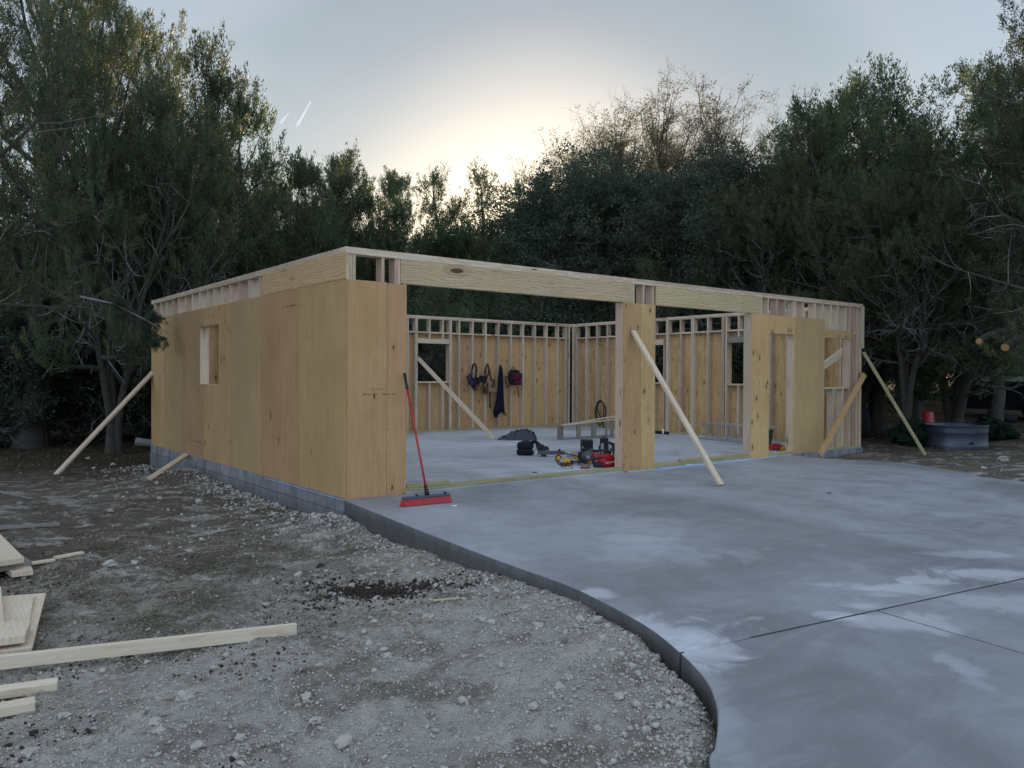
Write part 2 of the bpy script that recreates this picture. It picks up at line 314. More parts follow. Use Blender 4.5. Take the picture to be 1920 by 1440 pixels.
FOAM = simple('pale blue sill foam', (.42, .50, .68), .6, .3, 0, .1); SAWG = simple('dark grey cast metal', (.11, .11, .115), .5, .4, .3); BOARDG = simple('pale grey green paint', (.30, .36, .33), .7, .3, 0, .25, 4); INK = simple('faded ink', (.12, .07, .05), .9, .1); NETG = simple('dark green netting', (.010, .022, .014), .9, .1, 0, .5, 25); RUST = simple('rusty brown', (.10, .05, .03), .8, .2)
def plastic_film():
    m, t, b = mat_new('black plastic sheeting', .2, .5); b.inputs['Base Color'].default_value = (.008, .011, .024, 1)
    bump(t, b, noise_(t, coords(t), 7, 2, .5, 1), .35, .03); return m
FILM = plastic_film()

# ------------------------------------------------------------------ ground
EDGE_PX = [(650, 941), (770, 987), (866, 1024), (954, 1057), (1063, 1096), (1129, 1127), (1216, 1175), (1286, 1232), (1325, 1276), (1343, 1319), (1346, 1354), (1341, 1398), (1332, 1440)]
EDGE = [(-.012, -.004)] + [tuple(on_drive(*q).xy) for q in EDGE_PX[1:]] + [(-2.0, -6.75), (-2.35, -7.4), (-2.6, -8.6), (-2.7, -11), (-2.7, -22)]
def catmull(P, n=6):
    P = [Vector(p) for p in P]; o = []
    for i in range(len(P)-1):
        a, b, c, d = P[max(i-1, 0)], P[i], P[i+1], P[min(i+2, len(P)-1)]
        for k in range(n):
            s = k/n; o.append(.5*((2*b)+(c-a)*s+(2*a-5*b+4*c-d)*s*s+(3*b-a-3*c+d)*s**3))
    return o+[P[-1]]
EDGEC = catmull(EDGE, 5)
RE = [tuple(on_drive(1920, 902).xy), tuple(on_drive(1700, 868).xy), (8.62, -.56)]
dr = Vector(RE[0])-Vector(RE[1]); RE = [tuple(Vector(RE[0])+dr*6)] + RE
OUT = [p.copy() for p in EDGEC] + [Vector((RE[0][0], -22))] + [Vector(p) for p in RE] + [Vector((8.62, -.004))]
ey = np.array([p.y for p in EDGEC])[::-1]; ex = np.array([p.x for p in EDGEC])[::-1]
def smooth(a, b, x): t = np.clip((x-a)/(b-a), 0, 1); return t*t*(3-2*t)
_rs = np.random.RandomState(3); _tab = _rs.rand(256, 256)
def vnoise(x, y, s, o=0):
    x = x*s+o*17.3; y = y*s+o*9.1; xi = np.floor(x).astype(int); yi = np.floor(y).astype(int); fx = x-xi; fy = y-yi; fx = fx*fx*(3-2*fx); fy = fy*fy*(3-2*fy)
    a = _tab[xi % 256, yi % 256]; b = _tab[(xi+1) % 256, yi % 256]; c = _tab[xi % 256, (yi+1) % 256]; d = _tab[(xi+1) % 256, (yi+1) % 256]
    return (a*(1-fx)+b*fx)*(1-fy)+(c*(1-fx)+d*fx)*fy-.5
def gz(x, y, fine=True):
    x = np.asarray(x, float); y = np.asarray(y, float)
    h = -.30-.12*smooth(2, 9, y)*(1-smooth(3, 9, x)) + .19*smooth(6, 10, x)
    edge = np.interp(y, ey, ex)
    d = edge-x                                        # distance left of the driveway edge
    h = h + .12*smooth(-1, -4.5, y)*np.exp(-np.clip(d, 0, 9)/1.2)+.05*smooth(-3, -6, y)
    h = h + smooth(12, 32, x*.62+y*.78)*smooth(7, 22, x)*.7    # the wood floor rises to the right
    h = h - .13*np.exp(-np.clip(d, 0, 9)/.09)*smooth(-4.2, -5.4, y)*(d > -.3)
    h = h + .05*vnoise(x, y, .6, 1)+.05*vnoise(x, y, 1.7, 2)
    if fine: h = h + .03*vnoise(x, y, 4, 3)+.026*vnoise(x, y, 11, 4)+.016*vnoise(x, y, 27, 5)
    pile = .16*np.exp(-(((x+.35)/.5)**2+((y-5.2)/.9)**2)) + .09*np.exp(-(((x+.3)/.5)**2+((y+.1)/.6)**2)); h = h+pile*(x < .4)
    r = smooth(9, 14, np.hypot(x-3, y+2)); h = h*(1)+.06*r*vnoise(x, y, .15, 6)
    inside = (((x > .03) & (x < 11.0) & (y > -.05) & (y < 8.45)) | ((x > edge+.05) & (x < 8.3) & (y < .03)))
    return np.where(inside, -.55, h)
def gzs(x, y): return float(gz(x, y))
def axis(fine0, fine1, step, far0, far1):
    a = list(np.arange(fine0, fine1, step)); s = step; x = fine1
    while x < far1: a.append(x); s *= 1.07; x += s
    s = step; x = fine0-step; b = []
    while x > far0: b.append(x); s *= 1.10; x -= s
    return np.array(sorted(b)+a)
xs = axis(-4.6, .6, .026, -260, 320); ys = axis(-6.9, -.3, .026, -120, 320)
X, Y = np.meshgrid(xs, ys); Z = gz(X, Y)
nx, ny = len(xs), len(ys); idx = np.arange(nx*ny).reshape(ny, nx)
Q = np.stack([idx[:-1, :-1], idx[:-1, 1:], idx[1:, 1:], idx[1:, :-1]], -1).reshape(-1, 4)
g = link('ground', tri_mesh('ground', np.stack([X, Y, Z], -1).reshape(-1, 3), Q), None, SOIL); tag(g, kind='structure')
print('ground', len(Q))

# ------------------------------------------------------------------ driveway: slabs with cut joints
dw = empty('driveway'); tag(dw, kind='structure')
j1a, j1b = on_drive(1297, 1218), on_drive(1920, 1083.5); j2a, j2b = on_drive(1236, 886), on_drive(1920, 1007); j3a, j3b = on_drive(1643, 1144), on_drive(1864, 1208)
def side(a, b): d = (b-a).xy.normalized(); return Vector((-d.y, d.x, 0))   # left of a->b
N1, N2, N3 = side(j1a, j1b), side(j2a, j2b), side(j3a, j3b)
def slab(cuts):      # cut: point, normal, side, half width of the joint
    bm = bmesh.new(); vs = [bm.verts.new((p[0], p[1], drive_z(p[1]))) for p in OUT]
    bm.faces.new(vs); bmesh.ops.triangulate(bm, faces=bm.faces[:])
    for (p, n, s, hw) in cuts:
        bmesh.ops.bisect_plane(bm, geom=bm.verts[:]+bm.edges[:]+bm.faces[:], plane_co=p+n*hw*s, plane_no=n*s, clear_inner=True)
    if sum(f.normal.z for f in bm.faces) < 0: bmesh.ops.reverse_faces(bm, faces=bm.faces[:])
    be = [e for e in bm.edges if e.is_boundary]
    r = bmesh.ops.extrude_edge_only(bm, edges=be); vv = [g for g in r['geom'] if isinstance(g, bmesh.types.BMVert)]
    bmesh.ops.translate(bm, vec=(0, 0, -.42), verts=vv)
    bmesh.ops.recalc_face_normals(bm, faces=bm.faces[:])
    be = [e for e in be if e.is_valid]; bmesh.ops.bevel(bm, geom=be, offset=.006, segments=1, affect='EDGES')
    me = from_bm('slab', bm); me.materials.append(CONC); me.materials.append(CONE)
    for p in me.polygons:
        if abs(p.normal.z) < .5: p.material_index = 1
    return link('slab', me, dw)
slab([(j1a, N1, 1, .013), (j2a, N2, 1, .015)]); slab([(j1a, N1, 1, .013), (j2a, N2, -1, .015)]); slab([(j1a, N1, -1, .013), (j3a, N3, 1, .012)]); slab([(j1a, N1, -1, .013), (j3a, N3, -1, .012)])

# the cut stops short of the slab edge: the last metre is still closed
q1 = on_drive(1405, 1193); e = (q1-j1a).normalized(); s_ = Vector((-e.y, e.x, 0)); z_ = -.003
bm = bmesh.new(); v = [bm.verts.new(p+Vector((0, 0, dz))) for dz in (z_, -.2) for p in (j1a-e*.05-s_*.0128, q1-s_*.0128, q1+s_*.0128, j1a-e*.05+s_*.0128)]
for f in ((0, 1, 2, 3), (7, 6, 5, 4), (0, 4, 5, 1), (1, 5, 6, 2), (2, 6, 7, 3), (3, 7, 4, 0)): bm.faces.new([v[i] for i in f])
bmesh.ops.recalc_face_normals(bm, faces=bm.faces[:]); link('joint_filler', from_bm('joint_filler', bm), dw, CONC)

# ------------------------------------------------------------------ garage
WX, DY, H = 11.04, 8.47, 2.80
fd = empty('foundation'); tag(fd, kind='structure')
bm = bmesh.new(); add_box(bm, (0.004, 0.004, -.16), (WX-.004, DY-.004, -.002)); link('floor_slab', from_bm('floor_slab', bm), fd, CONF)
bm = bmesh.new(); vs = add_box(bm, (-.009, -.001, -.17), (.0, DY+.009, -.004)); add_box(bm, (-.018, -.001, -.8), (.0, DY+.018, -.174)); add_box(bm, (8.64, -.008, -.6), (WX+.01, .0, -.004)); add_box(bm, (WX, 0, -.6), (WX+.01, DY, -.004)); add_box(bm, (.0, DY, -.8), (WX, DY+.01, -.004)); add_box(bm, (0.0, .0, -.8), (WX, DY, -.17))
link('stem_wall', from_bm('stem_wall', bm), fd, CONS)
HEADW = wood('strip plywood', (.54, .36, .18), (.66, .46, .25), (.28, .165, .075), knots=.45, kscale=(7, 7, 2.6), ksize=.11, grain=(10, 10, .5), rs=.45)
gr = empty('wood_framed_garage'); tag(gr, 'half built timber framed garage with plywood sheathing and no roof on concrete slab', 'building')
ST, SD, PL = .038, .14, .012            # stud thickness, depth, ply thickness
y0, x0 = PL, PL                          # framing starts behind the sheathing
ZS = 2.44
def panel(ax, face, lo, hi, z0, z1, mat, holes=(), name='sheathing_panel', out=1):
    """a plywood sheet in the plane of a wall, cut round openings; ax 0: lies along y at x=face, ax 1: along x at y=face"""
    gap = .0028; us = sorted({lo+gap, hi-gap, *[h for q in holes for h in q[:2]]}); zs = sorted({z0, z1, *[h for q in holes for h in q[2:]]})
    us = [u for u in us if lo <= u <= hi]; zs = [z for z in zs if z0 <= z <= z1]
    c = ((lo+hi)/2, (z0+z1)/2); bm = bmesh.new(); vd = {}
    def vert(i, j, k):
        q = (i, j, k)
        if q not in vd:
            u, z, d = us[i]-c[0], zs[j]-c[1], (k-.5)*PL
            vd[q] = bm.verts.new((d, u, z) if ax == 0 else (u, d, z))
        return vd[q]
    solid = lambda i, j: 0 <= i < len(us)-1 and 0 <= j < len(zs)-1 and not any(h[0]-1e-6 <= us[i] and us[i+1] <= h[1]+1e-6 and h[2]-1e-6 <= zs[j] and zs[j+1] <= h[3]+1e-6 for h in holes)
    for i in range(len(us)-1):
        for j in range(len(zs)-1):
            if not solid(i, j): continue
            for k in (0, 1): bm.faces.new([vert(*q, k) for q in ((i, j), (i+1, j), (i+1, j+1), (i, j+1))][::1 if k else -1])
            for (a, b, nb) in (((i, j), (i+1, j), (i, j-1)), ((i+1, j), (i+1, j+1), (i+1, j)), ((i+1, j+1), (i, j+1), (i, j+1)), ((i, j+1), (i, j), (i-1, j))):
                if not solid(*nb): bm.faces.new([vert(*a, 0), vert(*b, 0), vert(*b, 1), vert(*a, 1)])
    bmesh.ops.recalc_face_normals(bm, faces=bm.faces[:])
    o = link(name, from_bm(name, bm), gr, mat)
    o.location = (face, c[0], c[1]) if ax == 0 else (c[0], face, c[1]); return o
def wob(a=.012): return rnd.uniform(-a, a)
# -- left wall sheathing
WL = (4.39, 5.37, 1.21, 2.15)
lw = [(0.0, 1.29, PLY), (1.29, 2.56, PLY), (2.56, 3.82, PLYL), (3.82, 5.14, PLY), (5.14, 6.36, PLYG), (6.36, 7.5, PLYG), (7.5, DY, PLY)]
for i, (a, b, m) in enumerate(lw):
    h = [(max(a, WL[0]), min(b, WL[1]), WL[2], WL[3])] if a < WL[1] and b > WL[0] else ()
    panel(0, PL/2+.0, a, b, -.03+wob(.004), ZS+wob(.004), m, h)
board('sheathing_strip', gr, (PL/2-.001, .001, (ZS+.008+H-.055)/2), (PL/2-.001, 2.56, (ZS+.008+H-.055)/2), H-.055-ZS-.008, PL, HEADW, (0, 0, 1))
# -- front sheathing
panel(1, PL/2, PL+.002, .52, -.03, ZS-.002, PLY); panel(1, PL/2, .52, .78, -.028, ZS-.012, PLY)
panel(1, PL/2, 4.38, 4.75, -.03, ZS, PLYK); panel(1, PL/2, 4.75, 5.06, -.03, ZS-.004, PLYK)
panel(1, PL/2, 7.44, 8.73, -.03, ZS-.004, PLYK, [(7.95, 8.69, -.03, 2.12)])
panel(1, PL/2, 8.73, 9.68, -.03, ZS, PLYL)
# -- back wall
WB = (5.94, 6.83, 1.22, 2.14)
bx = [0.0, 1.22, 2.44, 3.66, 4.88, 5.94-.3, 6.9, 7.95, 9.14, 10.70]
for a, b in zip(bx, bx[1:]):
    h = [(max(a, WB[0]), min(b, WB[1]), WB[2], WB[3])] if a < WB[1] and b > WB[0] else ()
    panel(1, DY-PL/2, a, b, -.03, ZS-.02+wob(.005), PLYK, h)
# -- right wall
WR1, WR2 = (5.0, 5.91, 1.22, 2.14), (2.17, 3.09, 1.21, 2.13)
for a, b in [(.02, 1.16), (1.16, 2.4), (2.4, 3.64), (3.64, 4.88), (4.88, 6.1), (6.1, 7.3), (7.3, DY-.02)]:
    h = [(max(a, q[0]), min(b, q[1]), q[2], q[3]) for q in (WR1, WR2) if a < q[1] and b > q[0]]
    panel(0, WX-PL/2, a, b, -.03, ZS-.02+wob(.005), PLYK, h)
# -- plates
FY0, FY1 = PL, PL+SD; zt = H-.076
def bx_(name, lo, hi, mat, ax):
    """axis aligned lumber; ax = its length axis"""
    lo, hi = Vector(lo), Vector(hi); c = (lo+hi)/2; d = hi-lo
    p0, p1 = c.copy(), c.copy(); p0[ax] = lo[ax]; p1[ax] = hi[ax]
    o = [i for i in range(3) if i != ax]; t = min(o, key=lambda i: d[i]); w = [i for i in o if i != t][0]
    hint = [0, 0, 0]; hint[w] = 1
    return board(name, gr, p0, p1, d[w], d[t], mat, hint)
def plates(ax, a, b, c0, c1, z, n=2, mat=PINE, name='top_plate'):
    for k in range(n):
        cuts = [a] + [q for q in ((a+(b-a)*.42, a+(b-a)*.8) if k else (a+(b-a)*.3, a+(b-a)*.66))] + [b]
        for s, e in zip(cuts, cuts[1:]):
            j = .001+rnd.uniform(0, .002)
            if ax == 0: bx_(name, (s, c0+j, z+k*ST), (e-.002, c1+j, z+(k+1)*ST-.0005), mat, 0)
            else: bx_(name, (c0+j, s, z+k*ST), (c1+j, e-.002, z+(k+1)*ST-.0005), mat, 1)
plates(0, 0, WX, -.001, FY1-.002, zt)
plates(0, 0, WX, DY-PL-SD, DY-PL, zt); plates(1, FY1+.004, DY-PL-SD-.004, -.001, PL+SD, zt); plates(1, FY1+.004, DY-PL-SD-.004, WX-PL-SD, WX+.002, zt)
for a, b in ((PL, .79), (4.37, 5.07), (7.43, 7.95), (8.69, WX-PL)): bx_('bottom_plate', (a, FY0+.001, .0), (b, FY1, ST), TREAT, 0)
bx_('bottom_plate', (.79, FY0+.001, .0), (4.37, FY1, ST), TREAT, 0); bx_('bottom_plate', (5.07, FY0+.001, .0), (7.43, FY1, ST), TREAT, 0); bx_('bottom_plate', (7.95, FY0+.001, .0), (8.69, FY1, ST), TREAT, 0)
bx_('bottom_plate', (PL, DY-PL-SD, 0), (WX-.2, DY-PL-.001, ST), TREAT, 0)
bx_('bottom_plate', (PL+.001, FY1+.003, 0), (PL+SD, DY-PL-SD-.003, ST), TREAT, 1); bx_('bottom_plate', (WX-PL-SD, FY1+.003, 0), (WX-PL-.001, DY-PL-SD-.003, ST), TREAT, 1)
def stud_f(x, z0=ST, z1=zt, mat=None, yb=FY1, name='stud'): return bx_(name, (x, FY0+.001, z0), (x+ST-.001, yb, z1), mat or (PINK if rnd.random() < .3 else PINE), 2)
def stud_b(x, z0=ST, z1=zt, mat=None, name='stud'): return bx_(name, (x, DY-PL-SD, z0), (x+ST-.001, DY-PL-.001, z1), mat or PINE, 2)
def stud_r(y, z0=ST, z1=zt, mat=None, name='stud'): return bx_(name, (WX-PL-SD, y, z0), (WX-PL-.001, y+ST-.001, z1), mat or (PINK if rnd.random() < .25 else PINE), 2)
def stud_l(y, z0=ST, z1=zt, mat=None, name='stud'): return bx_(name, (PL+.001, y, z0), (PL+SD, y+ST-.001, z1), mat or (PINK if rnd.random() < .25 else PINE), 2)
# front wall studs
for x, m in ((.012, PINE), (.052, PINE), (.092, PINE), (.455, PINK), (.625, PINK), (.664, PINK)): stud_f(x, mat=m)
stud_f(.742, z1=ZS-.003, mat=PINE)
stud_f(4.37, z1=ZS-.003, mat=PINK); stud_f(4.409, z1=ZS-.003, mat=PINE)
for x, m in ((4.585, PINE), (4.80, PINK), (5.0, PINE)): stud_f(x, mat=m)
stud_f(5.038, z1=ZS-.003, mat=PINE)
bx_('header', (.705, FY0-.008, ZS), (4.583, FY0+.03, zt), HEAD, 0); bx_('header', (.705, FY0+.034, ZS), (4.583, FY0+.072, zt), HEAD, 0)
bx_('header', (5.078, FY0-.008, ZS), (7.72, FY0+.03, zt), HEAD, 0); bx_('header', (5.078, FY0+.034, ZS), (7.72, FY0+.072, zt), HEAD, 0)
stud_f(7.43, z1=ZS-.003, mat=PINE); stud_f(7.47, z1=ZS-.003, mat=PINE); stud_f(7.72, mat=PINE)
for x, z0, m in ((7.912, ST, PINE), (8.17, 2.26, PINK), (8.42, 2.26, PINK), (8.655+.038, ST, PINE), (8.732, ST, PINK), (8.98, ST, PINK), (9.36, ST, PINE), (9.62, ST, PINE)): stud_f(x, z0, mat=m)
bx_('header', (7.952, FY0+.002, 2.12), (8.692, FY0+.12, 2.258), PINE, 0)
bx_('window_header', (9.66, FY0-.01, 2.105), (10.62, FY0+.028, 2.245), PLYK, 0)
bx_('window_sill', (9.66, FY0, 1.142), (10.60, FY1, 1.18), PINE, 0)
for x in (9.90, 10.14, 10.43): stud_f(x, 2.247, mat=PINE)
for x in (10.02, 10.34): stud_f(x, ST, 1.14, mat=PINE)
for x, m in ((10.56, PINK), (10.60, PINK), (10.70, PINK), (10.83, PINK), (10.965, PINE)): stud_f(x, mat=m)
bx_('block', (10.74, FY0, 2.20), (10.83, FY1, 2.238), PINE, 0)
board('corner_board', gr, (11.0, -.012, 2.76), (11.0, -.012, 1.93), .10, .019, PINE, (1, 0, 0))
# back wall
k = 10.77
bk = [10.78-.4064*i for i in range(10)]
for x in bk: stud_b(x)
for x in [5.865, 5.90, 6.835, 6.873, 5.65, 10.66]: stud_b(x)
for i in range(14): stud_b(.05+.4064*i)
for x in (6.26, 6.64): stud_b(x, ST, 1.18); stud_b(x, 2.26, zt)
bx_('window_header', (5.94, DY-PL-SD, 2.14), (6.83, DY-PL-.03, 2.255), PINE, 0); bx_('window_sill', (5.94, DY-PL-SD-.002, 1.182), (6.83, DY-PL-.001, 1.22), PINE, 0)
# right wall
rw = [8.13, 7.74, 7.33, 6.93, 6.52, 6.11, 4.88, 4.84, 4.45, 4.11, 4.06, 3.64, 3.23, 3.19, 2.08, 1.97, 1.57, 1.16, .76, .36, 5.95, 3.12]
for y in rw: stud_r(y)
stud_r(8.22); stud_r(8.275); stud_r(4.96, ST, 2.13); stud_r(5.912, ST, 2.13); stud_r(2.13, ST, 2.13)
for q in (WR1, WR2):
    bx_('window_header', (WX-PL-SD, q[0], q[3]), (WX-PL-.03, q[1], q[3]+.13), GREYW if q is WR2 else PINE, 1); bx_('window_sill', (WX-PL-SD-.002, q[0], q[2]-.038), (WX-PL-.001, q[1], q[2]), PINE, 1)
    for y in (q[0]+.28, q[0]+.62): stud_r(y, ST, q[2]-.04); stud_r(y, q[3]+.132, zt)
# ledger blocking under the open strip of back and right walls
def blocks(pos, ax, lo, hi):
    p = sorted([q for q in pos if lo-.01 <= q <= hi])
    for a, b in zip(p, p[1:]):
        if b-a < .1: continue
        if ax == 0: bx_('blocking', (a+ST, DY-PL-SD+.001, 2.385), (b-.001, DY-PL-.002, 2.421), PINE, 0)
        else: bx_('blocking', (WX-PL-SD+.001, a+ST, 2.385), (WX-PL-.002, b-.001, 2.421), PINE, 1)
blocks([.05+.4064*i for i in range(14)]+[5.65, 5.865, 5.90, 6.26, 6.64, 6.835, 6.873, 10.66]+bk, 0, 0, 11); blocks(rw+[8.22, 5.28, 5.62, 2.45, 2.79], 1, 0, 9)
# left wall
ll = [FY1+.005, .41, .82, 1.22, 1.63, 2.05, 2.54, 2.66, 3.08, 3.49, 3.90, 4.28, 4.65, 4.98, 5.37, 5.41, 5.80, 6.2, 6.61, 7.0, 7.42, 7.82, 8.2, 8.28]
for y in ll:
    if WL[0]-.01 < y < WL[1]-.01: stud_l(y, ST, 1.17); stud_l(y, 2.30, zt)
    else: stud_l(y)
stud_l(4.35, ST, 2.15); bx_('window_header', (PL+.003, WL[0], 2.15), (PL+SD, WL[1], 2.29), PINE, 1); bx_('window_sill', (PL+.001, WL[0], 1.172), (PL+SD, WL[1], 1.21), PINE, 1)
# a let-in diagonal inside the front window bay
board('diagonal_brace', gr, (9.55, FY1+.022, 1.42), (11.0, FY1+.022, 2.02), .14, .036, PINE, (0, 0, 1))

# nail heads along the studs and smudged mill stamps on the near sheets
bm = bmesh.new()
def disc(c, ax, r):
    v = [bm.verts.new((c[0]-.0012 if ax == 0 else c[0]+r*math.cos(t), c[1]+r*math.cos(t) if ax == 0 else c[1]-.0012, c[2]+r*math.sin(t))) for t in [k*math.pi/3 for k in range(6)]]; bm.faces.new(v)
for y in [.03, .41, .82, 1.26, 1.32, 1.63, 2.05, 2.53, 2.59, 3.1, 3.5, 3.79, 3.85]:
    z = .03
    while z < 2.42: disc((-.0, y+rnd.uniform(-.01, .01), z), 0, .0048); z += rnd.uniform(.14, .2) if y in (.03, 1.26, 1.32, 2.53, 2.59, 3.79, 3.85) else rnd.uniform(.26, .36)
for x in [.035, .49, .545, .755, 4.41, 4.6, 4.73, 4.77, 5.03, 7.47, 7.93, 8.71, 8.75, 9.0, 9.38, 9.64]:
    z = .03
    while z < 2.42: disc((x+rnd.uniform(-.008, .008), -.0, z), 1, .0048); z += rnd.uniform(.14, .24)
for x in [5.3+i*.41 for i in range(6)]+[.95+i*.41 for i in range(9)]:
    for z in (2.50, 2.62, 2.68): disc((x+rnd.uniform(-.02, .02), -.0, z), 1, .0048)
o = link('nail_heads', from_bm('nail_heads', bm), gr, INK); tag(o, kind='stuff')
def stamp(pts):
    for (ax, a, z, w, h) in pts:
        bm = bmesh.new(); add_box(bm, (-.0012, a, z) if ax == 0 else (a, -.0012, z), (-.0004, a+w, z+h) if ax == 0 else (a+w, -.0004, z+h)); link('ink_stamp', from_bm('ink_stamp', bm), gr, INK)
q = on(548, 574, 0, 0); stamp([(0, q.y-.25+i*.075, q.z, w, .018) for i, w in enumerate((.02, .0, .045, .06, .03, .05, .0, .03)) if w])
q = on(705, 740, 1, 0); stamp([(1, q.x-.16+i*.06, q.z, w, .010) for i, w in enumerate((.045, .03, .05, .0, .05, .04, .05)) if w]); stamp([(1, q.x-.05+i*.05, q.z+.06, .03, .007) for i in range(3)])
q = on(365, 828, 0, 0); stamp([(0, q.y-.35+i*.10, q.z, w, .02) for i, w in enumerate((.06, .07, .04, .06, .0, .04, .0, .03)) if w])

# ------------------------------------------------------------------ braces leaning on the frame
def brace(p0, p1, w, t, mat, hint, label, cat='wooden brace'):
    c = Vector(p0); o = board('brace', None, p0, p1, w, t, mat, hint, .002); tag(o, label, cat, 'braces propping the walls'); return o
p = on(105, 885, 2, -.33); brace((p.x, p.y, gzs(p.x, p.y)+.03), (.12, DY+.03, 1.50), .14, .036, PINE, (.55, -.75, .3), 'long pale brace from the dirt up to the far corner of the left wall')
brace((-.87, 4.94, gzs(-.87, 4.94)+.02), tuple(on(350, 852, 0, -.03)), .089, .036, PINE, (0, 1, .3), 'short board brace from the dirt to the foundation under the left wall')
q = on(784, 672, 1, DY-.2); brace((6.11, 5.46, .02), (q.x, DY-.21, q.z), .089, .036, PINE, (.3, 0, .9), 'board brace inside, from the back wall beside the window down to the floor')
q = on(1187, 621, 1, -.03); f = on_drive(1352, 912); brace((f.x, f.y, f.z+.02), (q.x, -.035, q.z), .089, .037, PINE, (1, .3, .3), 'pale board brace leaning from the driveway onto the pier between both openings')
q = on(1619, 702, 1, -.04); f = on_drive(1537, 856); brace((f.x, f.y, f.z+.02), (q.x, -.06, q.z), .10, .037, PLY, (.3, .3, 1), 'tan board brace crossing the unsheathed front bay, foot at the driveway edge')
q = on(1621, 660, 1, -.05); f = on(1735, 855, 2, -.12); brace((f.x, f.y, gzs(f.x, f.y)+.02), (q.x, -.03, q.z), .089, .037, TREAT, (1, .3, .3), 'greenish board brace from the right front corner down to the dirt')
# boards lying on the sill plates of the openings
o = board('board_offcut', None, (.80, .06, .059), (1.42, .07, .059), .089, .036, TREAT, (0, 1, 0)); tag(o, 'short greenish board offcut lying on the sill plate behind the red broom', 'board')
p1, p2 = on(1275, 868, 1, .06), on(1345, 861, 1, .06); o = board('board_offcut', None, (p1.x, .06, .059), (7.36, .07, .059), .089, .036, TREAT, (0, 1, 0)); tag(o, 'greenish board offcut lying on the sill plate of the narrower opening', 'board')
# sill foam sticking out
bm = bmesh.new(); pts = [(4.42, -.015), (4.7, -.05), (5.0, -.10), (5.6, -.075), (6.3, -.05), (6.9, -.04), (7.5, -.03), (8.1, -.01)]
vv = []
for i, (x, y) in enumerate(catmull(pts, 5)):
    w = .045+.02*math.sin(i*.5); z = drive_z(y)
    vv.append([bm.verts.new((x, y-w, z+.004+.006*(1+math.sin(i*.9)))), bm.verts.new((x, y, z+.012)), bm.verts.new((x, y, z+.005)), bm.verts.new((x, y-w, z+.001))])
for a, b in zip(vv, vv[1:]):
    for j in range(4): bm.faces.new((a[j], b[j], b[(j+1) % 4], a[(j+1) % 4]))
tag(link('sill_foam', from_bm('sill_foam', bm), None, FOAM), 'pale blue sill foam strip sticking out along the front bottom plate', 'foam strip')
bm = bmesh.new(); add_box(bm, (-.020, .0, -.030), (-.0105, 2.4, -.026)); tag(link('sill_foam', from_bm('sill_foam2', bm), None, FOAM), 'thin blue foam edge under the plywood at the near end of the left wall', 'foam strip')

# ------------------------------------------------------------------ push broom
def P(name, bm, mat, par, smooth=False): return link(name, from_bm(name, bm, smooth), par, mat)
a, b = on_drive(752, 950), on_drive(845, 941); c = (a+b)/2; d = (b-a).xy.normalized(); ang = math.atan2(d.y, d.x)
br = empty('push_broom', (c.x, c.y, c.z+.001), ang); tag(br, 'red push broom with dark head standing against the front left plywood', 'broom')
hw = (b-a).length/2
bm = bmesh.new(); rb = random.Random(2)
for i in range(260):
    x = rb.uniform(-hw+.02, hw-.02); y = rb.uniform(-.03, .03); dx = rb.gauss(0, .006)+x*.05; dy = y*.6+rb.gauss(0, .004)
    p = Vector((x, y, .075)); q = Vector((x+dx, y+dy, .003)); w = .0055
    v = [bm.verts.new(p+Vector((-w, 0, 0))), bm.verts.new(p+Vector((w, 0, 0))), bm.verts.new(q+Vector((w, 0, 0))), bm.verts.new(q+Vector((-w, 0, 0)))]; bm.faces.new(v)
v = [bm.verts.new(p) for p in [(-hw+.02, -.026, .075), (hw-.02, -.026, .075), (hw, -.042, .006), (-hw, -.042, .006), (-hw+.02, .026, .075), (hw-.02, .026, .075), (hw, .042, .006), (-hw, .042, .006)]]
for f in ((0, 1, 2, 3), (5, 4, 7, 6), (1, 5, 6, 2), (4, 0, 3, 7), (4, 5, 1, 0)): bm.faces.new([v[i] for i in f])
P('bristles', bm, RED, br)
bm = bmesh.new(); soft_box(bm, (-hw+.02, -.035, .072), (hw-.02, .035, .098), .008)
P('head_block', bm, DKBLUE, br)
for s in (-.45, .9):
    bm = bmesh.new(); lathe(bm, [(.0, .118), (.014, .116), (.02, .108), (.009, .100), (.009, .096)], 8, off=(s*hw*.85, 0, 0)); P('bolt', bm, BLACK, br)
R = Matrix.Rotation(-ang, 3, 'Z')
q = on(757, 700, 1, -.03); top = R @ (Vector((q.x, -.045, q.z))-Vector((c.x, c.y, c.z)))
base = Vector((.01, 0, .10)); bm = bmesh.new(); tube(bm, [base, base+(top-base)*.86], .0125, 10); P('handle', bm, RED, br, True)
bm = bmesh.new(); tube(bm, [base+(top-base)*.86, base+(top-base)*.87, top], [.0126, .0165, .016], 10); P('grip', bm, BLACK, br, True)
bm = bmesh.new(); tube(bm, [base-(top-base)*.002, base+(top-base)*.075], [.028, .017], 10); P('socket', bm, BLACK, br, True)

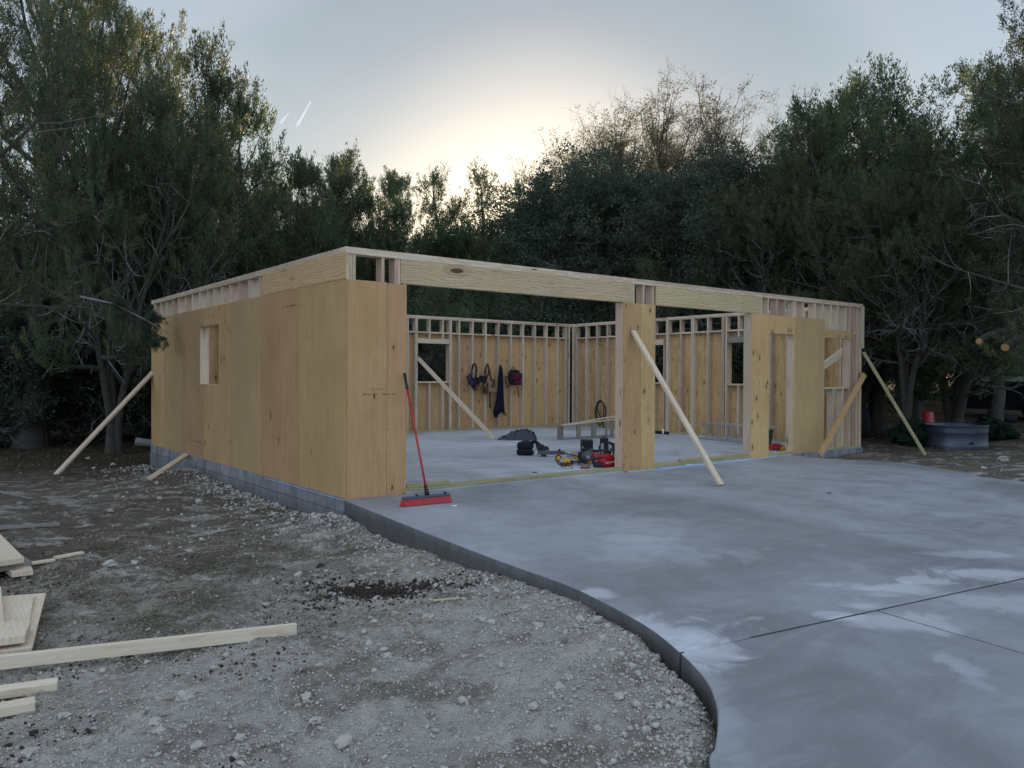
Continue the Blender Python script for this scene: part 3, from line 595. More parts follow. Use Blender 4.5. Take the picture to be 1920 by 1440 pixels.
# ------------------------------------------------------------------ things hanging on the back wall
YB = DY-PL-SD
def loop(bm, cx, z0, z1, w, r=.018, y=-.035, tilt=0, n=14):
    tube(bm, [(cx+w*math.sin(2*math.pi*i/n)+tilt*(i/n-.5), y-.02*math.cos(2*math.pi*i/n), z0+(z1-z0)*(.5+.5*math.cos(2*math.pi*i/n))) for i in range(n+1)], r, 6, False)
def hangpos(px, py): q = on(px, py, 1, YB-.03); return q
q = hangpos(888, 682); tb = empty('tool_belt', (q.x, YB-.001, q.z)); tag(tb, 'small dark tool belt with blue patch, leftmost thing hanging on the back wall', 'tool belt', 'things hanging on the back wall studs')
bm = bmesh.new(); loop(bm, .01, -.40, .0, .07, .022); P('strap', bm, NYLON, tb, True)
bm = bmesh.new(); tube(bm, [(-.05, -.05, -.22), (-.17, -.07, -.33), (-.12, -.08, -.48), (.0, -.08, -.52)], [.03, .06, .07, .05], 8); P('pad', bm, BLUE, tb, True)
for (x, z, w, h, m) in ((-.02, -.50, .11, .20, NYLON), (.12, -.42, .12, .16, NYLON), (.03, -.60, .08, .16, RUST), (.16, -.50, .07, .10, LEATH)):
    bm = bmesh.new(); soft_box(bm, (x-w/2, -.13, z-h/2), (x+w/2, -.02, z+h/2), .02); P('pouch', bm, m, tb, True)
q = hangpos(913, 683); tb = empty('tool_belt', (q.x, YB-.001, q.z)); tag(tb, 'larger brown leather tool belt with hammer loop hanging beside the navy jacket', 'tool belt', 'things hanging on the back wall studs')
bm = bmesh.new(); loop(bm, .0, -.32, .0, .07, .025, tilt=.05); tube(bm, [(.03, -.05, -.04), (.08, -.06, -.25), (.12, -.06, -.45)], .024, 6); tube(bm, [(-.05, -.05, -.12), (-.08, -.06, -.35), (-.06, -.06, -.55)], .026, 6); P('strap', bm, RUST, tb, True)
for (x, z, w, h, m, r) in ((-.16, -.38, .18, .17, NYLON, .2), (-.02, -.50, .20, .20, LEATH, .3), (.09, -.66, .26, .12, LEATH, .25), (-.08, -.60, .10, .30, RUST, .1), (.13, -.48, .10, .20, RUST, .2)):
    bm = bmesh.new(); soft_box(bm, (-w/2, -.07, -h/2), (w/2, .05, h/2), .025); o = P('pouch', bm, m, tb, True); o.location = (x, -.08, z); o.rotation_euler = (0, r, 0)
bm = bmesh.new(); tube(bm, [(.06, -.08, -.68), (.065, -.08, -1.02), (.07, -.08, -1.10)], [.018, .02, .035], 6); P('hammer_handle', bm, BLACK, tb, True)
q = hangpos(937, 685); jk = empty('jacket', (q.x, YB-.001, q.z)); tag(jk, 'long dark navy jacket hanging limp from a stud of the back wall', 'jacket', 'things hanging on the back wall studs')
bm = bmesh.new(); rows = [(0, -.01, .02, .02), (-.08, .0, .045, .035), (-.3, .0, .075, .05), (-.6, -.01, .085, .06), (-.95, -.03, .12, .07), (-1.18, -.05, .165, .08), (-1.24, -.06, .17, .07)]
rg = []
for (z, cx, rx, ry) in rows:
    rg.append([bm.verts.new((cx+rx*math.cos(t)*(1+.10*math.sin(5*t+z*3)), -.075+ry*math.sin(t)*(1+.18*math.sin(4*t+1+z*2)), z+(.04*math.sin(3*t) if z < -1.1 else 0))) for t in [2*math.pi*i/28 for i in range(28)]])
for a, b in zip(rg, rg[1:]):
    for i in range(28): bm.faces.new((a[i], a[(i+1) % 28], b[(i+1) % 28], b[i]))
P('body', bm, NAVY, jk, True)
bm = bmesh.new(); tube(bm, [(-.14, -.1, -.95), (-.17, -.1, -1.2), (-.165, -.1, -1.33)], [.04, .055, .05], 8); P('sleeve', bm, NAVY, jk, True)
bm = bmesh.new(); tube(bm, [(0, -.03, 0), (.0, -.06, -.05), (.02, -.09, -.16)], [.015, .03, .04], 8); P('collar', bm, RUST, jk, True)
q = hangpos(960, 689); bp = empty('backpack', (q.x, YB-.001, q.z)); tag(bp, 'black and maroon backpack hanging by its top loop, rightmost on the back wall', 'backpack', 'things hanging on the back wall studs')
bm = bmesh.new(); tube(bm, [(-.055+.11*i/8, -.08, -.06+.065*math.sin(math.pi*i/8)) for i in range(9)], .011, 6); P('top_loop', bm, BLACK, bp, True)
bm = bmesh.new()
prof = [(-.06, .04), (-.075, .12), (-.12, .17), (-.25, .19), (-.38, .17), (-.44, .13), (-.46, .05)]
rg = [[bm.verts.new((.01+r*math.copysign(abs(math.cos(t))**.7, math.cos(t)), -.11+.08*math.copysign(abs(math.sin(t))**.7, math.sin(t)), z)) for t in [2*math.pi*i/20 for i in range(20)]] for z, r in prof]
for a, b in zip(rg, rg[1:]):
    for i in range(20): bm.faces.new((a[i], a[(i+1) % 20], b[(i+1) % 20], b[i]))
bm.faces.new(rg[0]); bm.faces.new(rg[-1][::-1]); P('body', bm, NYLON, bp, True)
bm = bmesh.new(); soft_box(bm, (-.12, -.235, -.33), (.19, -.17, -.15), .03); P('pocket', bm, DKRED, bp, True)
bm = bmesh.new(); soft_box(bm, (-.03, -.24, -.46), (.17, -.16, -.335), .03); P('pocket', bm, DKRED, bp, True)
bm = bmesh.new(); tube(bm, [(-.14, -.1, -.22), (-.26, -.1, -.24), (-.26, -.1, -.38), (-.2, -.1, -.52), (-.12, -.1, -.46)], .016, 6); tube(bm, [(.17, -.1, -.17), (.24, -.1, -.2), (.22, -.1, -.28)], .014, 6); P('shoulder_strap', bm, BLACK, bp, True)
bm = bmesh.new(); tube(bm, [(.09, -.12, -.46), (.13, -.12, -.62), (.16, -.11, -.76)], .014, 6); P('loose_strap', bm, DKRED, bp, True)

# coiled hose on a stud of the right wall
bm = bmesh.new(); q = on(1128, 752, 0, WX-PL-SD-.02); zq = q.z; yq = q.y
pts = []
for i in range(46):
    t = i/45*2*math.pi*2.15; r = 1+.08*math.sin(i*.7)
    pts.append((WX-PL-SD-.045-.012*math.sin(i*1.3), yq+.02+.17*r*math.sin(t)+.03*math.sin(t*.5), zq-.31+.31*r*math.cos(t)))
pts += [(WX-PL-SD-.05, yq-.12, zq-.66), (WX-PL-SD-.05, yq-.06, zq-.80)]
tube(bm, pts, .014, 6); tag(link('air_hose', from_bm('air_hose', bm, True), None, BLACK), 'black hose coiled in a loop hanging on a stud of the right wall', 'hose')

# ------------------------------------------------------------------ black sheeting bundle, bags and tools on the floor
def place(me_name, me, px, py, mat, label, cat, lift, rz=0, z=0.0):
    q = on(px, py, 2, z); o = link(me_name, me, None, mat, (q.x, q.y, z+lift)); o.rotation_euler.z = rz; return tag(o, label, cat)
view = lambda px: math.atan2(ray(px, 720).y, ray(px, 720).x)     # heading of the sight line
bm = bmesh.new(); nU, nV = 44, 22; g2 = []
for i in range(nU+1):
    row = []
    for j in range(nV+1):
        u = i/nU*2-1; v = j/nV*2-1
        h = max(0, 1-abs(v)**2.2)*max(0, 1-abs(u)**4)**.7
        h *= (.06+.16*smooth(-1, .35, u))*(1+.45*noise.noise(Vector((u*3, v*3, 1)))+.3*noise.noise(Vector((u*8, v*7, 4))))
        row.append(bm.verts.new((u*.42+.03*noise.noise(Vector((v*4, u*2, 8))), v*.27*(1-.35*max(0, -u))+.04*noise.noise(Vector((u*4, v, 3))), max(.001, float(h)))))
    g2.append(row)
for i in range(nU):
    for j in range(nV): bm.faces.new((g2[i][j], g2[i+1][j], g2[i+1][j+1], g2[i][j+1]))
place('plastic_sheeting', from_bm('plastic_sheeting', bm, True), 970, 824, FILM, 'crumpled bundle of shiny black plastic on the garage floor', 'plastic bag', 0, view(970)-math.pi/2)
# round black bag with arm band
q = on(985, 853, 2, 0); tb = empty('tool_bag', (q.x, q.y, 0), view(985)-math.pi/2); tag(tb, 'round soft black bag with open top on the floor, left of the power tools', 'bag')
link('body', blob_mesh('bag_body', .155, .13, .10, .12, 2.5, 3, 3), tb, NYLON, (0, 0, .055))
link('rim', blob_mesh('bag_rim', .15, .13, .09, .12, 2.5, 5, 3, False), tb, NYLON, (.0, 0, .16))
bm = bmesh.new(); tube(bm, [(.08, 0, .21), (.16, -.01, .235), (.22, -.02, .20), (.27, -.02, .16)], [.02, .035, .03, .02], 8); P('flap', bm, NYLON, tb, True)
bm = bmesh.new(); tube(bm, [(.15+.03*math.cos(t), -.08, .10+.035*math.sin(t)) for t in [i*math.pi/5 for i in range(11)]], .006, 6, False); P('ring', bm, STEEL, tb, True)
# levelling rail with black clamp
q = on(1030, 856, 2, 0); t_ = empty('rail_clamp', (q.x, q.y, 0), view(1035)-math.pi/2); tag(t_, 'grey metal rail with black clamp plate lying beside the black bag', 'tool')
bm = bmesh.new(); soft_box(bm, (-.20, -.03, .035), (.26, .03, .10), .004); P('rail', bm, SAWG, t_)
bm = bmesh.new(); soft_box(bm, (.04, -.026, .05), (.16, .026, .085), .004); P('label_plate', bm, DKBLUE, t_)
bm = bmesh.new(); v = [bm.verts.new((x, y, z)) for y in (-.015, .015) for x, z in ((-.24, .20), (-.10, .205), (-.09, .18), (-.02, .17), (.0, .11), (-.15, .10), (-.19, .06))]; n = 7
bm.faces.new(v[:n][::-1]); bm.faces.new(v[n:]); [bm.faces.new((v[i], v[(i+1) % n], v[n+(i+1) % n], v[n+i])) for i in range(n)]; P('clamp_plate', bm, BLACK, t_)
bm = bmesh.new(); soft_box(bm, (-.14, -.03, 0), (-.05, .03, .04), .006); soft_box(bm, (.15, -.02, .095), (.19, .02, .13), .004); P('foot', bm, BLACK, t_)
# jobsite radio / speaker box
q = on(1100, 847, 2, 0); t_ = empty('speaker_box', (q.x, q.y, 0), view(1100)-math.pi/2+.15); tag(t_, 'upright black box speaker standing behind the power tools', 'speaker')
bm = bmesh.new(); soft_box(bm, (-.105, -.09, 0), (.105, .09, .22), .015); P('body', bm, BLACK, t_)
bm = bmesh.new(); soft_box(bm, (-.075, -.098, .03), (.075, -.088, .19), .004); P('grille', bm, RUBBER, t_)
bm = bmesh.new(); soft_box(bm, (-.095, -.096, .075), (-.068, -.09, .10), .002); P('knob', bm, ALU, t_)
def headed(px): return view(px)-math.pi/2
# yellow drill
q = on(1062, 872, 2, 0); t_ = empty('cordless_tool', (q.x, q.y, 0), headed(1062)+.1); tag(t_, 'yellow power tool with grey motor end lying at the front of the tool group', 'power tool')
bm = bmesh.new(); soft_box(bm, (-.055, -.04, .005), (.055, .05, .095), .015, 3); P('housing', bm, YEL, t_, True)
bm = bmesh.new(); tube(bm, [(-.055, 0, .05), (-.07, 0, .05), (-.105, 0, .052)], [.045, .05, .042], 12); P('motor_end', bm, STEEL, t_, True)
bm = bmesh.new(); soft_box(bm, (-.015, -.043, .045), (.02, -.039, .055), .001); P('label_mark', bm, BLACK, t_)
bm = bmesh.new(); soft_box(bm, (.055, -.02, .03), (.10, .03, .07), .01); P('trigger_grip', bm, BLACK, t_)
# green wheel/laser with straps
q = on(1047, 866, 2, 0); t_ = empty('tape_reel', (q.x, q.y, 0), headed(1047)); tag(t_, 'small black reel with pale yellow hub beside the yellow tool', 'reel')
bm = bmesh.new(); tube(bm, [(0, -.02, .055), (0, .03, .055)], .055, 16); P('body', bm, BLACK, t_, True)
bm = bmesh.new(); tube(bm, [(0, -.026, .055), (0, .0, .055)], .038, 14); P('hub', bm, YEL, t_, True)
q = on(1067, 862, 2, 0); o = board('stick', None, (q.x-.15, q.y+.13, .13), (q.x+.22, q.y-.10, .03), .02, .012, RUST, (0, 0, 1)); tag(o, 'thin brown wooden stick lying slanted across the tools', 'stick')
# finned battery charger
q = on(1070, 864, 2, 0); q = q+Vector((.3, .3, 0)); t_ = empty('battery_charger', (q.x, q.y, 0), headed(1070)); tag(t_, 'silver finned tool tilted behind the yellow power tool', 'power tool')
bm = bmesh.new(); soft_box(bm, (-.09, -.03, .02), (.08, .06, .13), .01); P('body', bm, STEEL, t_)
for i in range(4):
    bm = bmesh.new(); soft_box(bm, (-.075+i*.03, -.04, .04), (-.06+i*.03, -.03, .125), .002); P('fin', bm, WHITE if i < 2 else ALU, t_)
# circular saws
def saw(px, py, dx, dy, rz, label, disc, r=.085, s=1.0, yel=True):
    q = on(px, py, 2, 0)+Vector((dx, dy, 0)); t_ = empty('circular_saw', (q.x, q.y, 0), headed(px)+rz); tag(t_, label, 'saw', 'circular saws on the garage floor'); t_.scale = (s, s, s)
    bm = bmesh.new(); tube(bm, [(0, -.012, .09), (0, .012, .09)], r, 20); P('blade_guard', bm, disc, t_, True)
    bm = bmesh.new(); tube(bm, [(0, -.016, .09), (0, -.013, .09)], r*.35, 12); P('arbor', bm, STEEL, t_, True)
    bm = bmesh.new(); soft_box(bm, (-.15, -.05, .0), (.15, .11, .008), .002); P('base_plate', bm, ALU, t_)
    bm = bmesh.new(); soft_box(bm, (-.05, .02, .05), (.07, .13, .15), .02, 3); P('motor', bm, BLACK, t_, True)
    bm = bmesh.new(); tube(bm, [(-.02, .03, .14), (.03, .03, .20), (.10, .03, .19), (.15, .03, .12), (.10, .03, .06)], .016, 8); P('handle', bm, disc if yel else BLACK, t_, True)
    bm = bmesh.new(); soft_box(bm, (-.02, -.03, .01), (.05, .02, .05), .012); P('battery', bm, YEL if yel else BLACK, t_)
saw(1088, 868, .15, .1, .3, 'circular saw with round black blade guard behind the yellow tool', BLACK, yel=False)
saw(1103, 872, .05, .05, -.2, 'grey circular saw with yellow green knobs left of the red power unit', SAWG, r=.10, s=1.15)
saw(1126, 862, .5, .4, .5, 'grey and black saw piled behind the red power unit', STEEL, s=1.15, yel=False)
# red power unit
q = on(1131, 876, 2, 0); t_ = empty('cut_off_machine', (q.x, q.y, 0), headed(1131)+.05); tag(t_, 'bright red power tool body with white script print and black handle', 'power tool')
bm = bmesh.new(); ol = [(-.17, .235), (-.15, .24), (-.10, .19), (.0, .19), (.09, .205), (.15, .17), (.185, .12), (.185, .03), (.16, .005), (.02, .0), (-.01, .05), (-.09, .10), (-.14, .15)]
n = len(ol); v = [bm.verts.new((x, y, z)) for y in (-.085, .085) for x, z in ol]; bm.faces.new(v[:n]); bm.faces.new(v[n:][::-1]); [bm.faces.new((v[i], v[n+i], v[n+(i+1) % n], v[(i+1) % n])) for i in range(n)]
bmesh.ops.recalc_face_normals(bm, faces=bm.faces[:]); bmesh.ops.bevel(bm, geom=bm.edges[:], offset=.012, segments=2, affect='EDGES'); P('housing', bm, RED, t_, True)
bm = bmesh.new(); soft_box(bm, (-.15, -.07, .0), (.03, .07, .08), .012); P('guard', bm, BLACK, t_)
bm = bmesh.new(); tube(bm, [(-.16, 0, .235), (-.05, 0, .25), (.05, 0, .25), (.12, 0, .21)], .018, 8); P('handle', bm, BLACK, t_, True)
bm = bmesh.new(); soft_box(bm, (-.09, -.092, .125), (-.02, -.084, .165), .004); P('trigger_panel', bm, BLACK, t_)
fc = bpy.data.curves.new('logo', 'FONT'); fc.body = 'Milwaukee'; fc.size = .038; fc.shear = .4; fc.extrude = .001; fc.align_x = 'CENTER'; fc.materials.append(WHITE)
fo = bpy.data.objects.new('logo_text', fc); col.objects.link(fo); me = bpy.data.meshes.new_from_object(fo.evaluated_get(bpy.context.evaluated_depsgraph_get())); bpy.data.objects.remove(fo); o = link('logo', me, None, WHITE); o.parent = t_; o.location = (.105, -.088, .075); o.rotation_euler = (math.radians(90), math.radians(-12), 0)
# stacked battery boxes behind the pier
q = on(1150, 862, 2, 0)
for k, (dx, dy, z, w, h, m, lab) in enumerate(((.22, .10, 0, .20, .13, BLACK, 'black tool case at the bottom of the stack behind the red power tool'), (.25, .12, .13, .19, .10, BLACK, 'black case with grey paper label on top of another case'), (.10, .32, 0, .14, .33, BLACK, 'tall narrow black battery charger standing beside the stacked cases'))):
    t_ = empty('tool_case', (q.x+dx, q.y+dy, z), headed(1150)); tag(t_, lab, 'case', 'tool cases behind the red power tool')
    bm = bmesh.new(); soft_box(bm, (-w/2, -.07, 0), (w/2, .07, h), .008); P('body', bm, m, t_)
    bm = bmesh.new(); soft_box(bm, (-w*.38, -.076, h*.25), (-w*.02, -.069, h*.75), .002); P('label_sticker', bm, STEEL, t_)
    bm = bmesh.new(); tube(bm, [(-w*.25, 0, h), (-w*.2, 0, h+.02), (w*.2, 0, h+.02), (w*.25, 0, h)], .007, 6); P('handle', bm, BLACK, t_, True)
q = on(1163, 876, 2, 0); t_ = empty('tool_case', (q.x+.12, q.y+.1, 0), headed(1163)); tag(t_, 'low black tool case half hidden by the pier, right of the red tool', 'case', 'tool cases behind the red power tool')
bm = bmesh.new(); soft_box(bm, (-.16, -.1, 0), (.14, .1, .115), .01); P('body', bm, BLACK, t_)
bm = bmesh.new(); soft_box(bm, (-.16, -.102, .095), (.14, .102, .105), .002); P('lid_seam', bm, STEEL, t_)
q = on(1141, 846, 2, 0); t_ = empty('nail_gun', (q.x, q.y, 0), headed(1141)+.2); tag(t_, 'grey and black nail gun leaning on the tool cases', 'nail gun')
bm = bmesh.new(); tube(bm, [(-.12, 0, .10), (-.05, 0, .16), (.02, 0, .17)], [.035, .05, .045], 10); P('body', bm, STEEL, t_, True)
bm = bmesh.new(); tube(bm, [(0, 0, .17), (.08, 0, .13), (.15, 0, .12)], .022, 8); P('handle', bm, BLACK, t_, True)
bm = bmesh.new(); tube(bm, [(-.12, 0, .10), (-.03, 0, .03), (.12, 0, .0)], .018, 8); P('magazine', bm, BLACK, t_, True)

# ------------------------------------------------------------------ wooden ladder on its side
A0 = on(1052, 824, 2, 0); A1 = on(1170, 821, 2, 0); dl = (A1-A0); dl.z = 0; dl = dl.normalized(); ln = 2.3
ld = empty('step_ladder', (A0.x, A0.y, 0), math.atan2(dl.y, dl.x)); tag(ld, 'old grey wooden step ladder lying open on its side on the floor', 'ladder')
hz = lambda s: .30+s*.085
for fr, (a_, ln_) in enumerate(((0, 2.3), (.34, 1.9))):
    ca, sa = math.cos(a_), math.sin(a_)
    board('rail', ld, (0, .02*fr, .02), (ca*ln_, sa*ln_+.02*fr, .02), .04, .024, GREYW, (-sa, ca, 0)); board('rail', ld, (0, .02*fr, hz(0)), (ca*ln_, sa*ln_+.02*fr, hz(ln_)), .06, .024, PINE, (-sa, ca, 0))
    for s in ((.42, .80, 1.22, 1.62, 2.05) if fr == 0 else (.5, .95, 1.4)):
        board('step', ld, (ca*s, sa*s+.02*fr, .034), (ca*s, sa*s+.02*fr, hz(s)-.014), .085 if fr == 0 else .05, .022, GREYW, (ca*.9+sa*.2, sa, 0))
board('top_step', ld, (-.03, .01, .0), (-.03, .01, hz(0)+.01), .12, .025, GREYW, (.93, .35, 0)); board('brace_strip', ld, (.06, .05, .03), (.06, .05, hz(0)-.02), .03, .02, GREYW, (0, 1, 0))
# aluminium step ladder on its side
A0 = on(1320, 823, 2, 0); A1 = on(1420, 834, 2, 0); dl = (A1-A0); dl.z = 0; dl.normalize()
ld = empty('step_ladder', (A0.x, A0.y, 0), math.atan2(dl.y, dl.x)); tag(ld, 'silver aluminium step ladder lying on its side by the right wall', 'ladder')
for fr, a_ in enumerate((0, .28)):
    ca, sa = math.cos(a_), math.sin(a_); of = .0 if fr == 0 else .12; s0 = -.15 if fr == 0 else .1
    for z in (.02, .36): board('rail', ld, (s0*ca, s0*sa+of, z), (1.7*ca, 1.7*sa+of, z+(.0 if z < .1 else -.02)), .055, .022, ALU, (-sa, ca, 0))
    for s in (.10, .48, .86, 1.24): board('step', ld, (ca*s, sa*s+of, .03), (ca*s, sa*s+of, .35), .07 if fr == 0 else .03, .02, ALU, (ca, sa, 0))
board('spreader', ld, (-.1, .0, .33), (.08, .03, .14), .02, .006, ALU, (0, 1, 0)); board('spreader', ld, (.0, .02, .16), (-.25, -.02, .02), .02, .006, ALU, (0, 1, 0))
# level / black strip by the wall
p, q = on(1229, 813, 2, 0), on(1254, 815, 2, 0); o = board('spirit_level', None, (p.x, p.y, .035), (q.x, q.y, .035), .07, .03, BLACK, (0, 0, 1)); tag(o, 'black spirit level lying on the floor under the small window', 'level')
p = on(1243, 817, 2, 0); bm = bmesh.new(); tube(bm, [(p.x, p.y, 0), (p.x, p.y, .16)], .018, 10); tag(link('pipe_stub', from_bm('pipe_stub', bm, True), None, WHITE), 'short white pipe stub sticking up from the floor near the right wall', 'pipe')
# green tote, red and yellow cords
q = on(1425, 835, 2, 0); t_ = empty('storage_tote', (q.x, q.y, 0), headed(1425)); tag(t_, 'dark green plastic tote behind the jamb of the narrower opening', 'tote')
bm = bmesh.new(); v = [bm.verts.new(p) for p in [(-.21, -.14, 0), (.21, -.14, 0), (.21, .14, 0), (-.21, .14, 0), (-.245, -.17, .32), (.245, -.17, .32), (.245, .17, .32), (-.245, .17, .32), (-.225, -.15, .30), (.225, -.15, .30), (.225, .15, .30), (-.225, .15, .30)]]
for f in ((3, 2, 1, 0), (0, 1, 5, 4), (1, 2, 6, 5), (2, 3, 7, 6), (3, 0, 4, 7), (4, 5, 9, 8), (5, 6, 10, 9), (6, 7, 11, 10), (7, 4, 8, 11), (8, 9, 10, 11)): bm.faces.new([v[i] for i in f])
P('body', bm, GREENP, t_)
bm = bmesh.new(); soft_box(bm, (-.255, -.18, .29), (.255, -.168, .315), .003); P('rim', bm, GREENP, t_)
def cordpile(px, py, mat, label, seed, rx, ry, rad=.009, n=130):
    r_ = random.Random(seed); q = on(px, py, 2, 0); pts = []; a_ = 0
    for i in range(n):
        a_ += .38+r_.uniform(-.1, .1); k = .55+.45*math.sin(i*.21+seed)
        pts.append((rx*k*math.cos(a_)+r_.gauss(0, .01), ry*k*math.sin(a_)+r_.gauss(0, .01), .012+.05*(i/n)+.03*abs(math.sin(i*.33))))
    bm = bmesh.new(); tube(bm, pts, rad, 6); o = link('extension_cord', from_bm('extension_cord', bm, True), None, mat, (q.x, q.y, 0)); o.rotation_euler.z = headed(px); tag(o, label, 'cord', 'cords on the floor inside the door opening')
cordpile(1452, 843, RED, 'tangled red extension cord on the floor inside the door opening', 3, .17, .35, .011); cordpile(1478, 846, YEL, 'tangled yellow extension cord beside the red one', 6, .14, .25)
for px, py, m, lab, sd, rx, ry in ((1086, 872, BLACK, 'tangled black power cord among the saws on the floor', 11, .16, .10), (1060, 878, RUST, 'thin brown cord lying in front of the yellow tool', 14, .12, .05)):
    cordpile(px, py, m, lab, sd, rx, ry, .006, 70); bpy.data.objects['extension_cord' if False else col.objects[-1].name]['group'] = 'cords among the power tools'
q = on(1078, 862, 2, 0); o = link('work_glove', blob_mesh('work_glove', .07, .05, .035, .5, 3, 31, 3), None, YEL, (q.x+.1, q.y+.05, .02)); tag(o, 'crumpled yellow work glove between the yellow tool and the saws', 'glove')
q = on(1098, 878, 2, 0); o = link('work_glove', blob_mesh('work_glove_tan', .08, .05, .035, .5, 3, 33, 3), None, LEATH, (q.x, q.y, .02)); tag(o, 'tan leather work glove in front of the grey circular saw', 'glove')
q = on(1452, 850, 2, 0); o = link('paper_scrap', blob_mesh('paper_scrap', .05, .03, .02, .4, 3, 2, 2), None, WHITE, (q.x, q.y, .012)); tag(o, 'crumpled white paper scrap in front of the red cord', 'paper scrap', 'small litter on the concrete')
# litter on the slab
for i, (px, py, l_, rz, fl, m, lab) in enumerate(((941, 947, .09, .2, 0, STEEL, 'bent nail on the driveway in front of the wide opening'), (955, 946, .05, 1.3, 0, STEEL, 'short nail just right of a bent nail on the driveway'), (918, 972, .06, .1, 0, STEEL, 'lone nail lower on the driveway right of the broom'), (852, 949, .05, .4, 0, WHITE, 'white scrap on the driveway right of the broom head'),
     (958, 834, .16, .5, 1, WHITE, 'white paper slip on the garage floor left of the round black bag'), (1293, 872, .10, .2, 1, WHITE, 'small white chip on the floor inside the narrower opening'), (1348, 853, .06, 0, 1, WHITE, 'white chip on the garage floor near the aluminium ladder'), (1003, 886, .06, .8, 1, BLACK, 'dark chip on the floor in front of the tools'), (1555, 925, .05, .1, 0, BLACK, 'tiny dark chip far along the driveway'))):
    q = on(px, py, 2, 0) if fl else on_drive(px, py); bm = bmesh.new(); v = .006 if m is STEEL else .022
    soft_box(bm, (-l_/2, -v, 0), (l_/2, v, .007), .002, 1); o = link('scrap' if m is not STEEL else 'nail', from_bm('scrap', bm), None, m, (q.x, q.y, q.z+.001)); o.rotation_euler.z = headed(px)+rz; tag(o, lab, 'nail' if m is STEEL else 'scrap', 'small litter on the concrete')

# ------------------------------------------------------------------ lumber on the dirt
def lie(px0, py0, px1, py1, w, t, mat, label, cat='board', ext=0, name='board', up=0.0, hint=(0, 0, 1), grp='lumber lying on the dirt'):
    a = on(px0, py0, 2, -.27+up); b = on(px1, py1, 2, -.27+up); a.z = gzs(a.x, a.y)+up; b.z = gzs(b.x, b.y)+up
    if ext: a = a-(b-a).normalized()*ext
    zz = max(gzs(*(a.lerp(b, s)).xy) for s in (0, .2, .4, .6, .8, 1))+up+t*.5-.004
    a.z = b.z = zz
    o = board(name, None, a, b, w, t, mat, hint if hint != (0, 0, 1) else Vector((0, 0, 1)).cross(b-a), .002); tag(o, label, cat, grp); return o
lie(0, 1262, 556, 1198, .038, .075, NEWP, 'long straight pale two-by-four lying across the dirt at lower left', ext=.8, name='lumber_stud')
lie(0, 1298, 108, 1283, .089, .045, NEWP, 'short pale board end just below the long two-by-four', ext=.6, name='lumber_stud')
lie(0, 1338, 66, 1326, .089, .045, NEWP, 'shortest pale board end, lowest at the left edge', ext=.5, name='lumber_stud')
lie(0, 990, 112, 983, .05, .036, GREYW, 'weathered board on the dirt above the tilted plywood', ext=.8)
lie(0, 952, 55, 949, .04, .03, GREYW, 'thin grey board piece at the left edge beyond the stacks', ext=.5)
lie(0, 912, 60, 924, .05, .02, GREYW, 'thin stick of wood farthest back at the left edge', ext=.4)
lie(45, 1060, 103, 1052, .06, .02, NEWP, 'nearer half of a thin pale strip beside the upper plank stack', name='board'); lie(103, 1051, 155, 1041, .06, .02, PINE, 'tan far half of a thin strip running into the grass clump')
lie(812, 1137, 866, 1132, .025, .012, PINE, 'thin pale wood sliver among the stones near the dark mulch', grp=None)
def sheet(corners, z, t, mat, label, name='plywood_scrap', group='plywood offcuts stacked at the left edge', base=-.27):
    bm = bmesh.new(); P_ = [on(px, py, 2, base+z) for px, py in corners]; c = sum(P_, Vector())/len(P_); gm = max(gzs(p.x, p.y) for p in P_)
    lo = [bm.verts.new((p.x-c.x, p.y-c.y, -t/2)) for p in P_]; hi = [bm.verts.new((p.x-c.x, p.y-c.y, t/2)) for p in P_]; n = len(P_)
    bm.faces.new(hi); bm.faces.new(lo[::-1]); [bm.faces.new((lo[i], lo[(i+1) % n], hi[(i+1) % n], hi[i])) for i in range(n)]
    bmesh.ops.recalc_face_normals(bm, faces=bm.faces[:]); bmesh.ops.bevel(bm, geom=bm.edges[:], offset=.002, segments=1, affect='EDGES')
    o = link(name, from_bm(name, bm), None, mat, (c.x, c.y, base+z)); tag(o, label, 'board', group); return o
# upper stack (z above ground in metres)
sheet([(-260, 1120), (60, 1056), (40, 1044), (-260, 1040)], .055, .04, GREYW, 'weathered board under the top plank of the upper stack')
sheet([(-260, 1100), (45, 1050), (-20, 985), (-300, 1000)], .115, .045, NEWP, 'wide pale top plank of the upper stack at the left edge')
sheet([(22, 1078), (62, 1073), (58, 1066), (10, 1070)], .02, .045, NEWP, 'small block of pale wood below the upper stack')
sheet([(-200, 1300), (40, 1226), (42, 1212), (-200, 1180)], .03, .03, NEWP, 'lowest board of the lower stack, jutting beneath the others')
sheet([(-200, 1250), (60, 1217), (86, 1114), (-200, 1136)], .075, .02, NEWP, 'large plywood offcut with slanted right edge in the lower stack')
sheet([(-200, 1180), (55, 1170), (64, 1118), (-200, 1125)], .098, .018, NEWP, 'split plywood offcut resting on the large slanted offcut')
sheet([(-200, 1160), (8, 1174), (2, 1105), (-200, 1110)], .14, .04, NEWP, 'long board laid lengthwise at the left end of the lower stack')
sheet([(-200, 1230), (47, 1198), (58, 1170), (-200, 1176)], .13, .045, NEWP, 'thick board with a cut corner on top of the lower stack')

